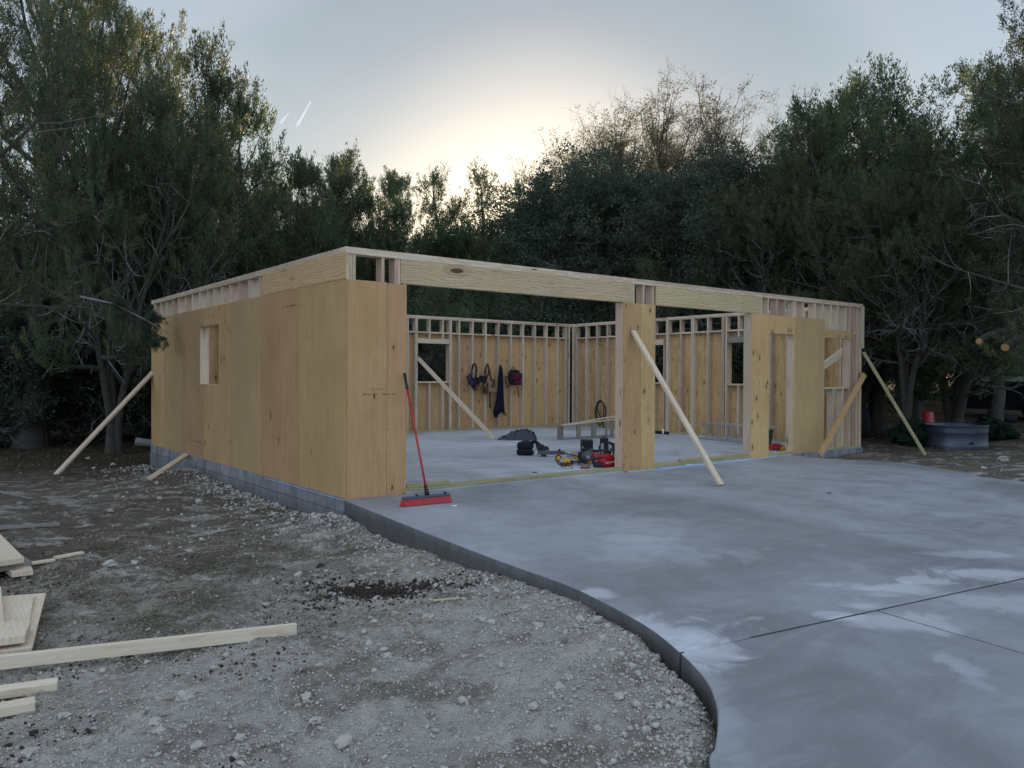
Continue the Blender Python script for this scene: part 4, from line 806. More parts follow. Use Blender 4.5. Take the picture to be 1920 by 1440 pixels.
# ------------------------------------------------------------------ stock tank, red bucket, net, black drum on the right
q = on(1792, 838, 2, -.12); zt_ = gzs(q.x, q.y); tk = empty('stock_tank', (q.x, q.y, zt_), 0); tag(tk, 'galvanised steel stock tank with ribbed rim standing on the dirt at right', 'tank')
bm = bmesh.new(); prof = [(.0, .02), (.60, .02), (.645, .0), (.66, .02), (.645, .045), (.66, .07), (.645, .095), (.64, .34), (.655, .37), (.64, .40), (.655, .43), (.64, .46), (.66, .485), (.665, .50), (.65, .51), (.635, .49), (.63, .06), (.0, .05)]
rg = lathe(bm, prof, 48, 1.12, .9); P('body', bm, GALV, tk, True)
bm = bmesh.new(); lathe(bm, [(0, -.0), (.03, .0), (.03, .02), (0, .02)], 10); o = P('drain_plug', bm, BLACK, tk, True); o.location = (-.42, -.50, .15); o.rotation_euler = (math.radians(90), 0, math.radians(-35))
for k, (px, py, sx, sz, lab) in enumerate(((1716, 836, .5, .33, 'dark green netting heaped over the left side of the stock tank'), (1866, 826, .36, .30, 'dark green netting heaped over the right side of the stock tank'))):
    q = on(px, py, 2, -.12); o = link('netting', blob_mesh('netting%d' % k, sx, .45, sz, .45, 2.2, k+4, 5), None, NETG, (q.x+.15, q.y+.1, gzs(q.x, q.y)+sz*.6)); tag(o, lab, 'netting', 'netting over the tank')
q = on(1739, 820, 2, -.12)+Vector((1.0, .55, 0)); t_ = empty('red_ball_bucket', (q.x, q.y, gzs(q.x, q.y)+.48)); tag(t_, 'bright red upturned bucket on the netting behind the stock tank', 'bucket'); t_.name = 'bucket'
t_.location.z = gzs(q.x, q.y)
t_.scale = (1.45, 1.45, 1.0)
bm = bmesh.new(); lathe(bm, [(.17, .30), (.175, .32), (.16, .33), (.15, .56), (.12, .585), (.0, .59)], 20); P('body', bm, RED, t_, True)
bm = bmesh.new(); lathe(bm, [(.14, .0), (.16, .3), (0, .3)], 12); P('support_block', bm, NETG, t_, True)
bm = bmesh.new(); tube(bm, [(.16*math.cos(t), .16*math.sin(t), .33+.10*math.sin(t)) for t in [math.pi*i/8 for i in range(9)]], .005, 5); P('bail_handle', bm, STEEL, t_, True)
q = on(1652, 824, 2, -.14); o = link('covered_drum', blob_mesh('covered_drum', .45, .45, .52, .10, 1.5, 9, 4, True, .8), None, NYLON, (q.x-.5, q.y+.5, gzs(q.x, q.y)+.3)); tag(o, 'large rounded black covered drum just past the right front corner', 'drum')
# tyre by the tree
def gpt(px, py, hint_depth):
    p = at_depth(px, hint_depth); return Vector((p.x, p.y, gzs(p.x, p.y)))
for k, (px, dp, lab) in enumerate(((1862, 26, 'old black tyre lying flat at the foot of the tree before the trailer'), (1884, 25.5, 'second old tyre lying flat, overlapping the first at right'))):
    p = gpt(px, 0, dp); bm = bmesh.new(); lathe(bm, [(.2, .02), (.33, .0), (.37, .06), (.37, .14), (.33, .2), (.2, .18), (.2, .02)], 24); tag(link('tyre', from_bm('tyre', bm, True), None, RUBBER, p), lab, 'tyre', 'old tyres by the trailer')
# trailer
p = gpt(1800, 0, 27); p2 = gpt(2010, 0, 24.5); dv = (p2-p).xy.normalized(); tr_ = empty('flatbed_trailer', p, math.atan2(dv.y, dv.x)); tag(tr_, 'dark trailer with grey white side boards and top rail under the trees', 'trailer')
up = 1.33-p.z-1.0
for z, h, m in ((1.0, .17, BOARDG), (1.38, .05, GREYW)):
    for k in range(4): board('side_board' if z < 1.2 else 'top_rail', tr_, (k*1.3+.02, 0, z+up), (k*1.3+1.27, 0, z+up), h, .03, m, (0, 0, 1))
for k in range(5): board('post', tr_, (k*1.3, .03, .55+up), (k*1.3, .03, 1.42+up), .05, .05, BLACK, (1, 0, 0))
bm = bmesh.new(); add_box(bm, (0, .1, .70+up), (5.2, 2.0, .87+up)); P('deck', bm, BLACK, tr_)
bm = bmesh.new(); add_box(bm, (.1, .25, .3), (5.1, 1.9, .698+up)); P('under_frame', bm, BLACK, tr_)
board('chassis_rail', tr_, (-.6, .3, .62+up), (5.2, .2, .62+up), .12, .06, BLACK)
for k in range(2):
    for yy in (.02, 1.92):
        bm = bmesh.new(); tube(bm, [(2.2+k*.85, yy, .36), (2.2+k*.85, yy+.2, .36)], .36, 20); P('wheel', bm, RUBBER, tr_, True)
bm = bmesh.new(); add_box(bm, (.2, 0.3, .88+up), (5.0, 1.8, 1.15+up)); P('load', bm, NYLON, tr_)
# pale fallen poles on the woods floor
def pole(px0, d0, px1, d1, r, mat, label, cat='pole'):
    a, b = gpt(px0, 0, d0), gpt(px1, 0, d1); bm = bmesh.new(); n = 8
    pts = [a.lerp(b, i/n) for i in range(n+1)]; pts = [Vector((p.x, p.y, max(gzs(p.x, p.y), p.z)+r+.02)) for p in pts]; tube(bm, pts, r, 6); c = pts[0].copy()
    tag(link('pole', from_bm('pole', bm, True), None, mat), label, cat, 'pale poles lying on the wood floor')
pole(1688, 24, 1800, 21, .02, TWIG, 'thin pale pole on the ground running right from the corner brace to the stock tank'); pole(1858, 19.5, 1990, 18, .022, TWIG, 'thin pale pole on the ground at the right edge beyond the tank')
# broken log at the left rear corner
a = on(255, 833, 2, -.3); bm = bmesh.new(); tube(bm, [(a.x, a.y, gzs(a.x, a.y)+.16), (a.x+.3, a.y-.15, gzs(a.x, a.y)+.11), (a.x+.75, a.y-.3, gzs(a.x, a.y)+.06)], [.10, .09, .05], 9); tag(link('log', from_bm('log', bm, True), None, TWIG), 'broken pale log lying by the far left corner of the garage', 'log')
# contrails, high and far
for k, (a, b, lab) in enumerate(((((523, 235), (541, 212)), None, 'short white contrail, left one of the two'), (((553, 243), (583, 190)), None, 'longer white contrail tapering upward, right one of the two'))):
    A = ray(*a[0]); B = ray(*a[1]); A = CAM+A*(2200/A.z*.35) if False else CAM+A.normalized()*5200; B = CAM+B.normalized()*5600
    bm = bmesh.new(); tube(bm, [A.lerp(B, i/6) for i in range(7)], [7, 8, 7.5, 6.5, 5, 3.5, 1.2], 8); me = from_bm('contrail', bm, True)
    if k == 0:
        CT, t, b_ = mat_new('ice cloud', 1, 0); b_.inputs['Base Color'].default_value = (.9, .9, .9, 1); tr = N(t, 'ShaderNodeBsdfTranslucent'); tr.inputs[0].default_value = (.95, .95, .95, 1)
        ms = N(t, 'ShaderNodeMixShader'); ms.inputs[0].default_value = .6; L(t, b_.outputs[0], ms.inputs[1]); L(t, tr.outputs[0], ms.inputs[2]); L(t, ms.outputs[0], t.nodes['Material Output'].inputs[0])
    tag(link('contrail', me, None, CT), lab, 'contrail', 'contrails in the sky')

# ------------------------------------------------------------------ trees
def tubes_np(p0, p1, r0, r1, k=4):
    p0 = np.array(p0); p1 = np.array(p1); r0 = np.array(r0); r1 = np.array(r1)
    d = p1-p0; d /= np.linalg.norm(d, axis=1, keepdims=True)+1e-9
    a = np.cross(d, np.array([.31, .17, .93])); a /= np.linalg.norm(a, axis=1, keepdims=True)+1e-9; b = np.cross(d, a)
    th = np.arange(k)*2*np.pi/k; ca, sa = np.cos(th), np.sin(th); n = len(p0)
    off = a[:, None, :]*ca[None, :, None]+b[:, None, :]*sa[None, :, None]
    V = np.concatenate([p0[:, None]+off*r0[:, None, None], p1[:, None]+off*r1[:, None, None]], 1).reshape(-1, 3)
    i = np.arange(n)[:, None]*2*k; j = np.arange(k)[None]; j2 = (j+1) % k
    Q = np.stack([i+j, i+j2, i+k+j2, i+k+j], -1).reshape(-1, 4); return V, Q
def nrm(v): return v/(np.linalg.norm(v, axis=-1, keepdims=True)+1e-9)
UP = np.array([0, 0, 1.0])
def make_tree(seed, H, spread, base=.15, ntr=2, nb=46, kind='cedar', leaves=60000, ll=.13, lw=.03, puff=.28, lean=.5, dead=.5, lean_dir=None, trunk_r=.15, droop=0.0):
    R = np.random.RandomState(seed); segs = [[], [], [], []]; tw = [[], [], [], []]; puffs = []
    def seg(st, a, b, ra, rb): st[0].append(a); st[1].append(b); st[2].append(ra); st[3].append(rb)
    for ti in range(ntr):
        az = R.rand()*6.28+ti*2.4 if lean_dir is None else lean_dir+R.normal()*.3
        ln = (lean*R.uniform(.4, 1.2) if ti or lean_dir is not None else lean*.35)*H*.35
        h = H*(1 if ti == 0 else R.uniform(.7, .95)); pts = []; n = 12; w = np.zeros(3)
        for i in range(n+1):
            t = i/n; w = w+R.normal(size=3)*[.06, .06, 0]*H*.12
            pts.append(np.array([math.cos(az)*ln*t**1.2, math.sin(az)*ln*t**1.2, h*t])+w*min(1, t*2))
        pts[0] = np.array([math.cos(az)*.1*ti, math.sin(az)*.1*ti, -.2]); r = [trunk_r*(1-.93*(i/n))**(1.0)*(.8 if ti else 1)+.008 for i in range(n+1)]; r[0] *= 1.5
        for i in range(n): seg(segs, pts[i], pts[i+1], r[i], r[i+1])
        for b in range(int(nb*(1 if ti == 0 else .7))):
            t = base+(1-base)*((b+R.rand())/(nb*(1 if ti == 0 else .7))); f = min(t*n, n-.01); i = int(f); p = pts[i]*(1-f+i)+pts[i+1]*(f-i); tr = r[i]
            if kind == 'cedar': prof = (max(0.05, 1.04-t)**.38)*(.55+.5*min(1, (t-base+.1)*3)); el = .05+.85*t+R.normal()*.28
            else: prof = math.sqrt(max(.03, 1-((t-.45)/.6)**2)); el = .1+1.0*t+R.normal()*.3
            Lb = spread*prof*R.uniform(.55, 1.25); aa = b*2.4+R.normal()*.5; d = np.array([math.cos(aa)*math.cos(el), math.sin(aa)*math.cos(el), math.sin(el)])
            m = 5; q = p.copy(); rr = min(tr*.55, .012+.022*Lb); isdead = R.rand() < dead*max(0, .75-t)
            for s in range(m):
                d = nrm(d+UP*(.10 if not isdead else -.02-droop)+R.normal(size=3)*.16); q2 = q+d*Lb/m; ra = rr*(1-s/m*.85); rb = rr*(1-(s+1)/m*.85)
                seg(segs, q, q2, ra, rb)
                for c in range(2 if s else 1):
                    sd = nrm(d+R.normal(size=3)*.8+UP*.15); Ls = Lb*.30*R.uniform(.5, 1.2); e = q+(q2-q)*R.rand(); rs = max(.003, rb*.5)
                    for u in range(3):
                        sd = nrm(sd+R.normal(size=3)*.25+UP*(.10 if not isdead else -.06-droop)); e2 = e+sd*Ls/3; seg(tw, e, e2, rs*(1-u*.25), rs*(.75-u*.25)+.001)
                        if isdead or kind == 'bare':
                            for _ in range(2 if kind != 'bare' else 3):
                                s3 = nrm(sd+R.normal(size=3)*.7); l3 = Ls*R.uniform(.25, .6); m3 = e2+s3*l3*.5; s4 = nrm(s3+R.normal(size=3)*.4+UP*.1); seg(tw, e2, m3, .0045, .003); seg(tw, m3, m3+s4*l3*.6, .003, .001)
                                if kind == 'bare':
                                    s5 = nrm(s3+R.normal(size=3)*.6+UP*.3); seg(tw, m3, m3+s5*l3*.5, .003, .001)
                                    if R.rand() < .5: puffs.append((m3, s3, puff*.6))
                        elif u >= 1 and R.rand() < .45: puffs.append((e2, sd, puff*R.uniform(.5, .9)))
                        e = e2
                if not isdead and kind != 'bare' and s >= 2 and R.rand() < .62:      # a leafy clump made of small tufts on its upper shell
                    Rc = spread*R.uniform(.10, .24)*(1.15 if kind == 'oak' else 1); cc = q2+UP*Rc*.2
                    for _ in range(int(10+Rc*22)):
                        oo = nrm(R.normal(size=3)+UP*.45); pp = cc+oo*Rc*np.array([1, 1, .7])*R.uniform(.55, 1.05)
                        if kind == 'cedar' and R.rand() < .25: pp = pp+UP*Rc*R.uniform(.2, .7)
                        puffs.append((pp, nrm(oo*.7+UP*.5+d*.3), puff*R.uniform(.40, .75)))
                q = q2
    p0 = [np.array(x) for x in segs[:2]]; V1, Q1 = tubes_np(p0[0], p0[1], segs[2], segs[3], 7); V2, Q2 = tubes_np(tw[0], tw[1], tw[2], tw[3], 3)
    trunk = tri_mesh('trunk', V1, Q1); trunk.materials.append(BARK); trunk.polygons.foreach_set('use_smooth', [True]*len(Q1))
    twm = tri_mesh('twigs', V2, Q2); twm.materials.append(TWIGB if kind == 'bare' else TWIG)
    C = np.array([p[0] for p in puffs]); D = np.array([p[1] for p in puffs]); Rr = np.array([p[2] for p in puffs]); m = len(C)
    wt = Rr**2*(.12+R.rand(m)**1.6)*(R.rand(m) > .18); k = R.choice(m, leaves, p=wt/wt.sum()); ptone = R.rand(m)
    off = nrm(R.normal(size=(leaves, 3)))*(R.rand(leaves, 1)**.45)
    if kind == 'cedar':
        u = R.rand(leaves, 1); pos = C[k]+off*Rr[k, None]*[.62, .62, .5]*(1.15-.5*u)+(D[k]*.8+UP*.55)*Rr[k, None]*(u*2.1-.6); o = nrm(D[k]*.6+UP*.55+off*.8+R.normal(size=(leaves, 3))*.35)
    else: pos = C[k]+off*Rr[k, None]*[1.1, 1.1, .8]; o = nrm(off*.5+R.normal(size=(leaves, 3)))
    w = nrm(np.cross(o, R.normal(size=(leaves, 3)))); l = ll*R.uniform(.5, 1.25, (leaves, 1)); ww = lw*R.uniform(.6, 1.3, (leaves, 1))
    if kind == 'cedar': V = np.stack([pos-w*ww/2, pos+w*ww/2, pos+o*l], 1); T = np.arange(leaves*3).reshape(-1, 3); kk = 3
    else: V = np.stack([pos, pos+o*l*.5+w*ww/2, pos+o*l, pos+o*l*.5-w*ww/2], 1); T = np.arange(leaves*4).reshape(-1, 4); kk = 4
    me = tri_mesh('crown', V.reshape(-1, 3), T); at = me.attributes.new('tone', 'FLOAT', 'POINT'); tone = np.clip(ptone[k]*.75+R.rand(leaves)*.25, 0, 1)
    at.data.foreach_set('value', np.repeat(tone, kk).astype(np.float32)); me.materials.append(CEDAR if kind == 'cedar' else (DRYL if kind == 'bare' else OAK))
    print('tree', seed, kind, 'puffs', m, 'seg', len(Q1)+len(Q2)); return (trunk, me, twm, float(np.percentile(pos[:, 2], 99.7)), float(np.percentile(np.hypot(pos[:, 0], pos[:, 1]), 97)))
PR = {
 'A': make_tree(11, 8.0, 2.6, .14, 3, 26, leaves=66000, ll=.088, lw=.036, lean=.9),
 'B': make_tree(12, 8.0, 2.3, .12, 3, 24, leaves=62000, ll=.088, lw=.036, lean=.7),
 'C': make_tree(13, 7.5, 3.1, .16, 4, 24, leaves=72000, ll=.088, lw=.036, lean=1.1, dead=.8),
 'S': make_tree(14, 8.5, 1.9, .32, 1, 22, leaves=9000, puff=.22, ll=.13),
 'O': make_tree(15, 7.0, 3.4, .20, 4, 24, kind='oak', leaves=64000, ll=.10, lw=.055, puff=.34, lean=1.1),
 'P': make_tree(16, 6.5, 3.8, .18, 4, 26, kind='oak', leaves=68000, ll=.10, lw=.055, puff=.36, lean=1.2),
 'R': make_tree(17, 8.0, 3.2, .30, 4, 44, kind='bare', leaves=24000, ll=.07, lw=.035, lean=.8),
 'N': make_tree(21, 8.5, 3.3, .22, 3, 34, leaves=210000, ll=.06, lw=.019, puff=.20, lean=1.0, dead=.7, trunk_r=.17, droop=.05),
 'T': make_tree(22, 8.0, 3.6, .34, 3, 32, leaves=130000, ll=.07, lw=.024, puff=.22, lean=.8, dead=1.0, trunk_r=.16, droop=.08),
 'U': make_tree(23, 2.6, 1.9, .05, 4, 22, kind='oak', leaves=26000, ll=.09, lw=.045, puff=.26, lean=1.2, trunk_r=.04),
 'D': make_tree(24, 6.0, 2.6, .06, 4, 26, kind='cedar', leaves=9000, puff=.2, lean=1.1, dead=1.6, trunk_r=.08, droop=.06),
}
_names = {'A': 'cedar_tree', 'B': 'cedar_tree', 'C': 'cedar_tree', 'S': 'cedar_tree', 'O': 'oak_tree', 'P': 'oak_tree', 'R': 'bare_oak_tree', 'N': 'cedar_tree', 'T': 'cedar_tree', 'U': 'understory_bush', 'D': 'dead_brush'}
tr_r = random.Random(77)
def tree(proto, px, depth, top_py, label, cat='tree', group='trees round the clearing', rz=None, wide=1.0, sink=0, name=None):
    for _ in range(60):                 # trees stand clear of the building
        p = at_depth(px, depth); dx = max(-p.x, p.x-11.04, 0); dy = max(-p.y, p.y-8.47, 0)
        if math.hypot(dx, dy) >= .3+PR[proto][4]*wide*(CAM.z+.3+(704-top_py)/F*depth)/PR[proto][3]*1.08: break
        depth += .3
    p = at_depth(px, depth); g0 = gzs(p.x, p.y)-sink; topz = CAM.z+(704-top_py)/F*depth; h = topz-g0
    tk, cr, tw, H0, _ = PR[proto]; s = h/H0
    root = empty(name or _names[proto], (p.x, p.y, g0), tr_r.uniform(0, 6.28) if rz is None else rz); root.scale = (s*wide, s*wide, s); tag(root, label, cat, group)
    link('trunk', tk, root); link('crown', cr, root); t = link('twigs', tw, root); tag(t, kind='stuff'); return root
# left side
tree('N', 55, 11.5, -230, 'big leaning cedar with shaggy trunk at the left edge, nearest tree', rz=.6)
tree('N', -170, 9.5, -260, 'cedar mostly outside the frame at the far left', rz=2.2)
tree('N', 215, 16, -5, 'tall cedar rising left of the garage with orange lit top', rz=3.7, wide=.62)
tree('A', 345, 19.5, 60, 'tall cedar behind the far left corner of the garage, beside the open sky', wide=.72)
for px, d, ty, pr, lab in [(130, 23, 330, 'C', 'low cedar behind the nearest left tree'), (265, 24, 235, 'C', 'dark cedar filling the gap behind the tall left cedars'), (410, 22, 178, 'B', 'cedar with stepped top right of the tall left cedar'), (462, 23, 255, 'A', 'rounded cedar where the left tree line drops steeply'), (515, 24, 300, 'C', 'cedar above the left wall of the garage, small point on top'),
     (568, 25, 318, 'B', 'first of the lower cedars above the near left wall'), (607, 26, 296, 'A', 'cedar with a broad crown above the near garage corner'), (655, 27, 292, 'B', 'light green cedar just right of the near corner of the roofline'), (705, 27, 352, 'A', 'cedar over the left part of the long header beam'), (748, 28, 335, 'B', 'narrow pointed cedar over the long header beam')]:
    tree(pr, px, d, ty, lab, wide=.85)
for px, d, ty, pr, lab in [(838, 29, 312, 'S', 'sparse see-through cedar against the bright sky, left one of three'), (925, 29, 314, 'S', 'sparse tall cedar against the brightest sky, middle of three'), (985, 30, 330, 'S', 'thinnest sparse cedar by the sun glow, right one of three')]:
    tree(pr, px, d, ty, lab, group='sparse cedars against the bright sky', wide=1.15 if px < 950 else .6)
for px, d, ty, pr, lab in [(790, 28, 425, 'C', 'low dark cedar under the left sparse cedar'), (870, 27, 440, 'A', 'low dark cedar filling between the sparse cedars'), (945, 27, 445, 'C', 'low dark cedar below the brightest sky'), (1015, 28, 400, 'P', 'low dark tree left of the oaks, by the orange sun glint')]:
    tree(pr, px, d, ty, lab, wide=1.25)
for px, d, ty, pr, lab in [(1075, 26, 318, 'O', 'leftmost broad dark oak right of the sun glow'), (1140, 25, 300, 'P', 'broad dark oak over the narrower header'), (1230, 24, 330, 'O', 'dark oak in front of the bare brown oaks'), (1320, 23.5, 320, 'P', 'dark oak under the bare crowns at right'), (1400, 23, 280, 'O', 'dark oak where the right tree line starts to climb')]:
    tree(pr, px, d, ty, lab, group='dark live oaks behind the garage')
tree('R', 1180, 30, 222, 'bare brown oak with thin dry leaves, left one of three', 'tree', 'bare winter oaks'); tree('R', 1265, 31, 175, 'bare brown oak, highest of the leafless crowns', 'tree', 'bare winter oaks'); tree('R', 1375, 30, 168, 'bare grey twigged oak, right one of the leafless crowns', 'tree', 'bare winter oaks')
tree('R', 1110, 31, 275, 'small half bare oak beside the sun glow', 'tree', 'bare winter oaks')
for px, d, ty, pr, lab in [(1462, 23, 215, 'S', 'sparse thin cedar at the start of the right slope of trees'), (1525, 22, 205, 'A', 'cedar with open tufted top on the right slope'), (1480, 20.5, 260, 'T', 'cedar with grey dead limbs over the right front corner'), (1600, 21, 180, 'B', 'tufted cedar halfway up the right slope of trees'), (1650, 21, 120, 'S', 'narrow sprig-topped cedar halfway up the right slope'), (1580, 18.5, 275, 'T', 'broad cedar with drooping dead limbs right of the garage'),
     (1715, 20, 155, 'C', 'dense cedar on the upper right slope'), (1790, 19, 115, 'A', 'dense cedar near the top right, orange lit edge'), (1700, 17, 265, 'T', 'cedar with arching grey limbs hanging over the stock tank'), (1975, 16, 15, 'T', 'cedar at the right edge over the tank with cut limb ends'), (2120, 13.5, -90, 'N', 'blurry near cedar at the top right corner')]:
    tree(pr, px, d, ty, lab, group='cedars on the right side of the clearing', wide=1.0 if pr != 'S' else 1.1)
# rows behind that close the wood
for i in range(22):
    px = -260+i*110+tr_r.uniform(-30, 30); d = tr_r.uniform(31, 36); ty = 400 if 500 < px < 1050 else (340 if px < 1500 else 330)
    if px < 420: ty = 430
    tree(tr_r.choice('ACOP'), px, d, ty+tr_r.uniform(5, 60), 'dark tree in the second row of the wood, mostly hidden', group='second row of the wood', wide=1.5)
for i in range(26):
    px = -400+i*105+tr_r.uniform(-30, 30); d = tr_r.uniform(42, 56)
    tree(tr_r.choice('CPOP'), px, d, 430+tr_r.uniform(0, 60), 'dark tree deep in the wood, behind the others', group='deep rows of the wood', wide=1.9)
# understory bushes and dead brush
for i in range(26):
    px = -120+i*62+tr_r.uniform(-20, 20)
    if px > 1580 or 300 < px < 740: continue
    d = 24+tr_r.uniform(-1.5, 3) if px > 300 else 20+tr_r.uniform(-1, 4)
    tree('U', px, d, 560+tr_r.uniform(-30, 40), 'dark low bush at the edge of the wood behind the garage', 'bush', 'low bushes under the trees', wide=1.2)
for i, px in enumerate([790, 850, 910, 985, 1060, 1130, 1250, 1330, 1400, 1480]):
    tree('D', px, 21.5+tr_r.uniform(0, 1.5), 500+tr_r.uniform(-30, 30), 'tangle of bare grey branches at the wood edge, seen over the back wall', 'brush', 'bare grey brush at the edge of the wood')
# forest trunks on the right
for px, d, r, lab in ((1715, 25, .22, 'straight dark trunk behind the stock tank, left of the trailer'), (1865, 24, .19, 'straight dark trunk standing in front of the trailer'), (1640, 22, .14, 'thin dark trunk just right of the garage corner'), (1685, 30, .12, 'thin far trunk in the dark wood at right')):
    p = gpt(px, 0, d); R = random.Random(int(px)); root = empty('tree_trunk', p); tag(root, lab, 'tree', 'bare lower trunks under the right canopy')
    bm = bmesh.new(); tube(bm, [(R.gauss(0, .03)*i, R.gauss(0, .03)*i, -.2+i*.6) for i in range(10)], [r*1.5, r*1.1]+[r*(1-.05*i) for i in range(8)], 10); P('trunk', bm, BARK, root, True)
    cr = link('crown', PR['C'][1], root); cr.scale = (.9, .9, .8); cr.location = (0, 0, 1.2)
# cut limbs on the right edge tree
for k, (px, py, d, r, lab) in enumerate(((1835, 636, 14.5, .062, 'pale yellow sawn limb end, left one of two at the right edge tree'), (1884, 647, 13.5, .070, 'orange sawn limb end, right one of two at the right edge tree'))):
    p = at_depth(px, d); p.z = CAM.z+(704-py)/F*d; root = empty('cut_limb', p); tag(root, lab, 'limb', 'sawn limbs'); v = (_r2*1.0+_fw*.7+Vector((0, 0, .25)))
    bm = bmesh.new(); tube(bm, [(0, 0, 0), v*.3+Vector((0, 0, .05)), v*.9, v*1.9+Vector((0, 0, .4))], [r, r*1.0, r*1.1, r*1.3], 10, False); P('bark_limb', bm, BARK, root, True)
    bm = bmesh.new(); vn = v.normalized(); tube(bm, [-vn*.006, vn*.02], [r*.93, r*.93], 16); P('cut_face', bm, ORANGE, root)
# a close sprig hanging in front of the far end of the left wall
a = at_depth(150, 13.6); a.z = CAM.z+(704-560)/F*13.6; b = at_depth(322, 13.9); b.z = CAM.z+(704-632)/F*13.9
root = empty('cedar_bough', a); tag(root, 'thin cedar bough hanging in front of the far end of the left wall', 'branch'); d = b-a
bm = bmesh.new(); tube(bm, [Vector((0, 0, 0)), d*.35+Vector((0, 0, .12)), d*.7+Vector((0, 0, .08)), d], [.02, .014, .009, .004], 6); P('bough', bm, TWIG, root, True)
for k, (f, sc) in enumerate(((.45, .11), (.7, .12), (.85, .10), (.97, .09))):
    o = link('sprig', PR['U'][1], root); o.scale = (sc, sc, sc); o.location = d*f+Vector((0, 0, -.10)); o.rotation_euler = (k, .4*k, k*2)

# ------------------------------------------------------------------ stones, mulch, straw
def rock_shapes():
    R = np.random.RandomState(9); out = []
    for s in range(4):
        bm = bmesh.new(); bmesh.ops.create_icosphere(bm, subdivisions=1, radius=1); V = np.array([v.co[:] for v in bm.verts]); T = np.array([[v.index for v in f.verts] for f in bm.faces]); bm.free()
        out.append((V*(1+R.normal(size=(len(V), 1))*.24), T))
    return out
RS = rock_shapes()
def euler_mats(R, n):
    q = nrm(R.normal(size=(n, 4))); w, x, y, z = q.T
    return np.stack([1-2*(y*y+z*z), 2*(x*y-z*w), 2*(x*z+y*w), 2*(x*y+z*w), 1-2*(x*x+z*z), 2*(y*z-x*w), 2*(x*z-y*w), 2*(y*z+x*w), 1-2*(x*x+y*y)], -1).reshape(n, 3, 3)
def scatter(name, x, y, r, mat, label, cat, seed, flat=.6, emb=.3, group=None):
    R = np.random.RandomState(seed); z = gz(x, y); n = len(x); ok = z > -.54; x, y, r, z = x[ok], y[ok], r[ok], z[ok]; n = len(x); Vs, Ts = [], []; base = 0
    w = R.randint(0, 4, n); M = euler_mats(R, n)
    for s in range(4):
        i = np.where(w == s)[0]; V, T = RS[s]; sc = np.stack([R.uniform(.8, 1.3, len(i)), R.uniform(.7, 1.1, len(i)), R.uniform(.5, .9, len(i))], -1)
        v = np.einsum('nij,nkj->nki', M[i], V[None]*sc[:, None])*r[i, None, None]; v[..., 2] *= flat+.2
        v += np.stack([x[i], y[i], z[i]+r[i]*emb], -1)[:, None]; Vs.append(v.reshape(-1, 3)); Ts.append((T[None]+np.arange(len(i))[:, None, None]*len(V)).reshape(-1, 3)+base); base += len(i)*len(V)
    o = link(name, tri_mesh(name, np.concatenate(Vs), np.concatenate(Ts)), None, mat); tag(o, label, cat, group, 'stuff'); return o
R = np.random.RandomState(4)
def spread_pts(n, kind):
    if kind == 'edge':
        y = R.uniform(-6.8, -.2, n); x = np.interp(y, ey, ex)-.04-R.exponential(.42, n)*(1+.5*vnoise(y, y*0+3, .9, 4)*2)
    elif kind == 'wall': y = R.uniform(-.5, 8.3, n); x = -.05-R.exponential(.35, n)
    else:
        dpt = 1.9+R.exponential(3.2, n); px = R.uniform(-100, 1500, n); x = CAM.x+_fw.x*dpt+_r2.x*(px-960)/F*dpt; y = CAM.y+_fw.y*dpt+_r2.y*(px-960)/F*dpt
    return x, y
def mask(x, y, s, th, o): return vnoise(x, y, s, o)+.5*vnoise(x, y, s*2.7, o+1) > th
x, y = spread_pts(6500, 'edge'); scatter('gravel', x, y, np.clip(R.lognormal(-5.15, .55, len(x)), .003, .026), STONE, 'loose crushed limestone banked along the driveway edge', 'gravel', 1)
x, y = spread_pts(2600, 'wall'); scatter('gravel', x, y, np.clip(R.lognormal(-4.6, .55, len(x)), .004, .04), STONE, 'loose limestone rubble along the foundation of the left wall', 'gravel', 2)
x, y = spread_pts(11000, 'all'); k = mask(x, y, 1.1, -.12, 7) | (y < -3.5) & (R.rand(len(x)) < .5); x, y = x[k], y[k]; scatter('gravel', x, y, np.clip(R.lognormal(-5.1, .45, len(x)), .003, .022), STONE, 'small limestone gravel strewn over the dirt', 'gravel', 3)
x, y = spread_pts(42000, 'all'); k = (y < -1) & (np.hypot(x-CAM.x, y-CAM.y) < 5.5); x, y = x[k], y[k]; scatter('gravel', x, y, np.clip(R.lognormal(-5.5, .45, len(x)), .002, .011), STONE, 'fine crushed grit covering the foreground dirt', 'gravel', 13)
x, y = spread_pts(12000, 'all'); k = mask(x, y, 1.4, .06, 11); x, y = x[k], y[k]; scatter('dirt_clods', x, y, np.clip(R.lognormal(-5.2, .45, len(x)), .003, .018), MULCH, 'dark crumbs of soil and bark over the dirt', 'soil crumbs', 5)
c = on(700, 1106, 2, -.27); n = 2600; a_ = R.rand(n)*6.28; rr = np.abs(R.normal(size=n))*.36*(1+.5*np.sin(a_*3+1)); xx = c.x+rr*np.cos(a_)*.95*_r2.x-rr*np.sin(a_)*.55*_r2.y; yy = c.y+rr*np.cos(a_)*.95*_r2.y+rr*np.sin(a_)*.55*_r2.x
scatter('mulch_pile', xx, yy, np.clip(R.lognormal(-4.8, .5, n), .003, .03), MULCH, 'patch of black mulch with pale pebbles near the foundation', 'mulch', 6)
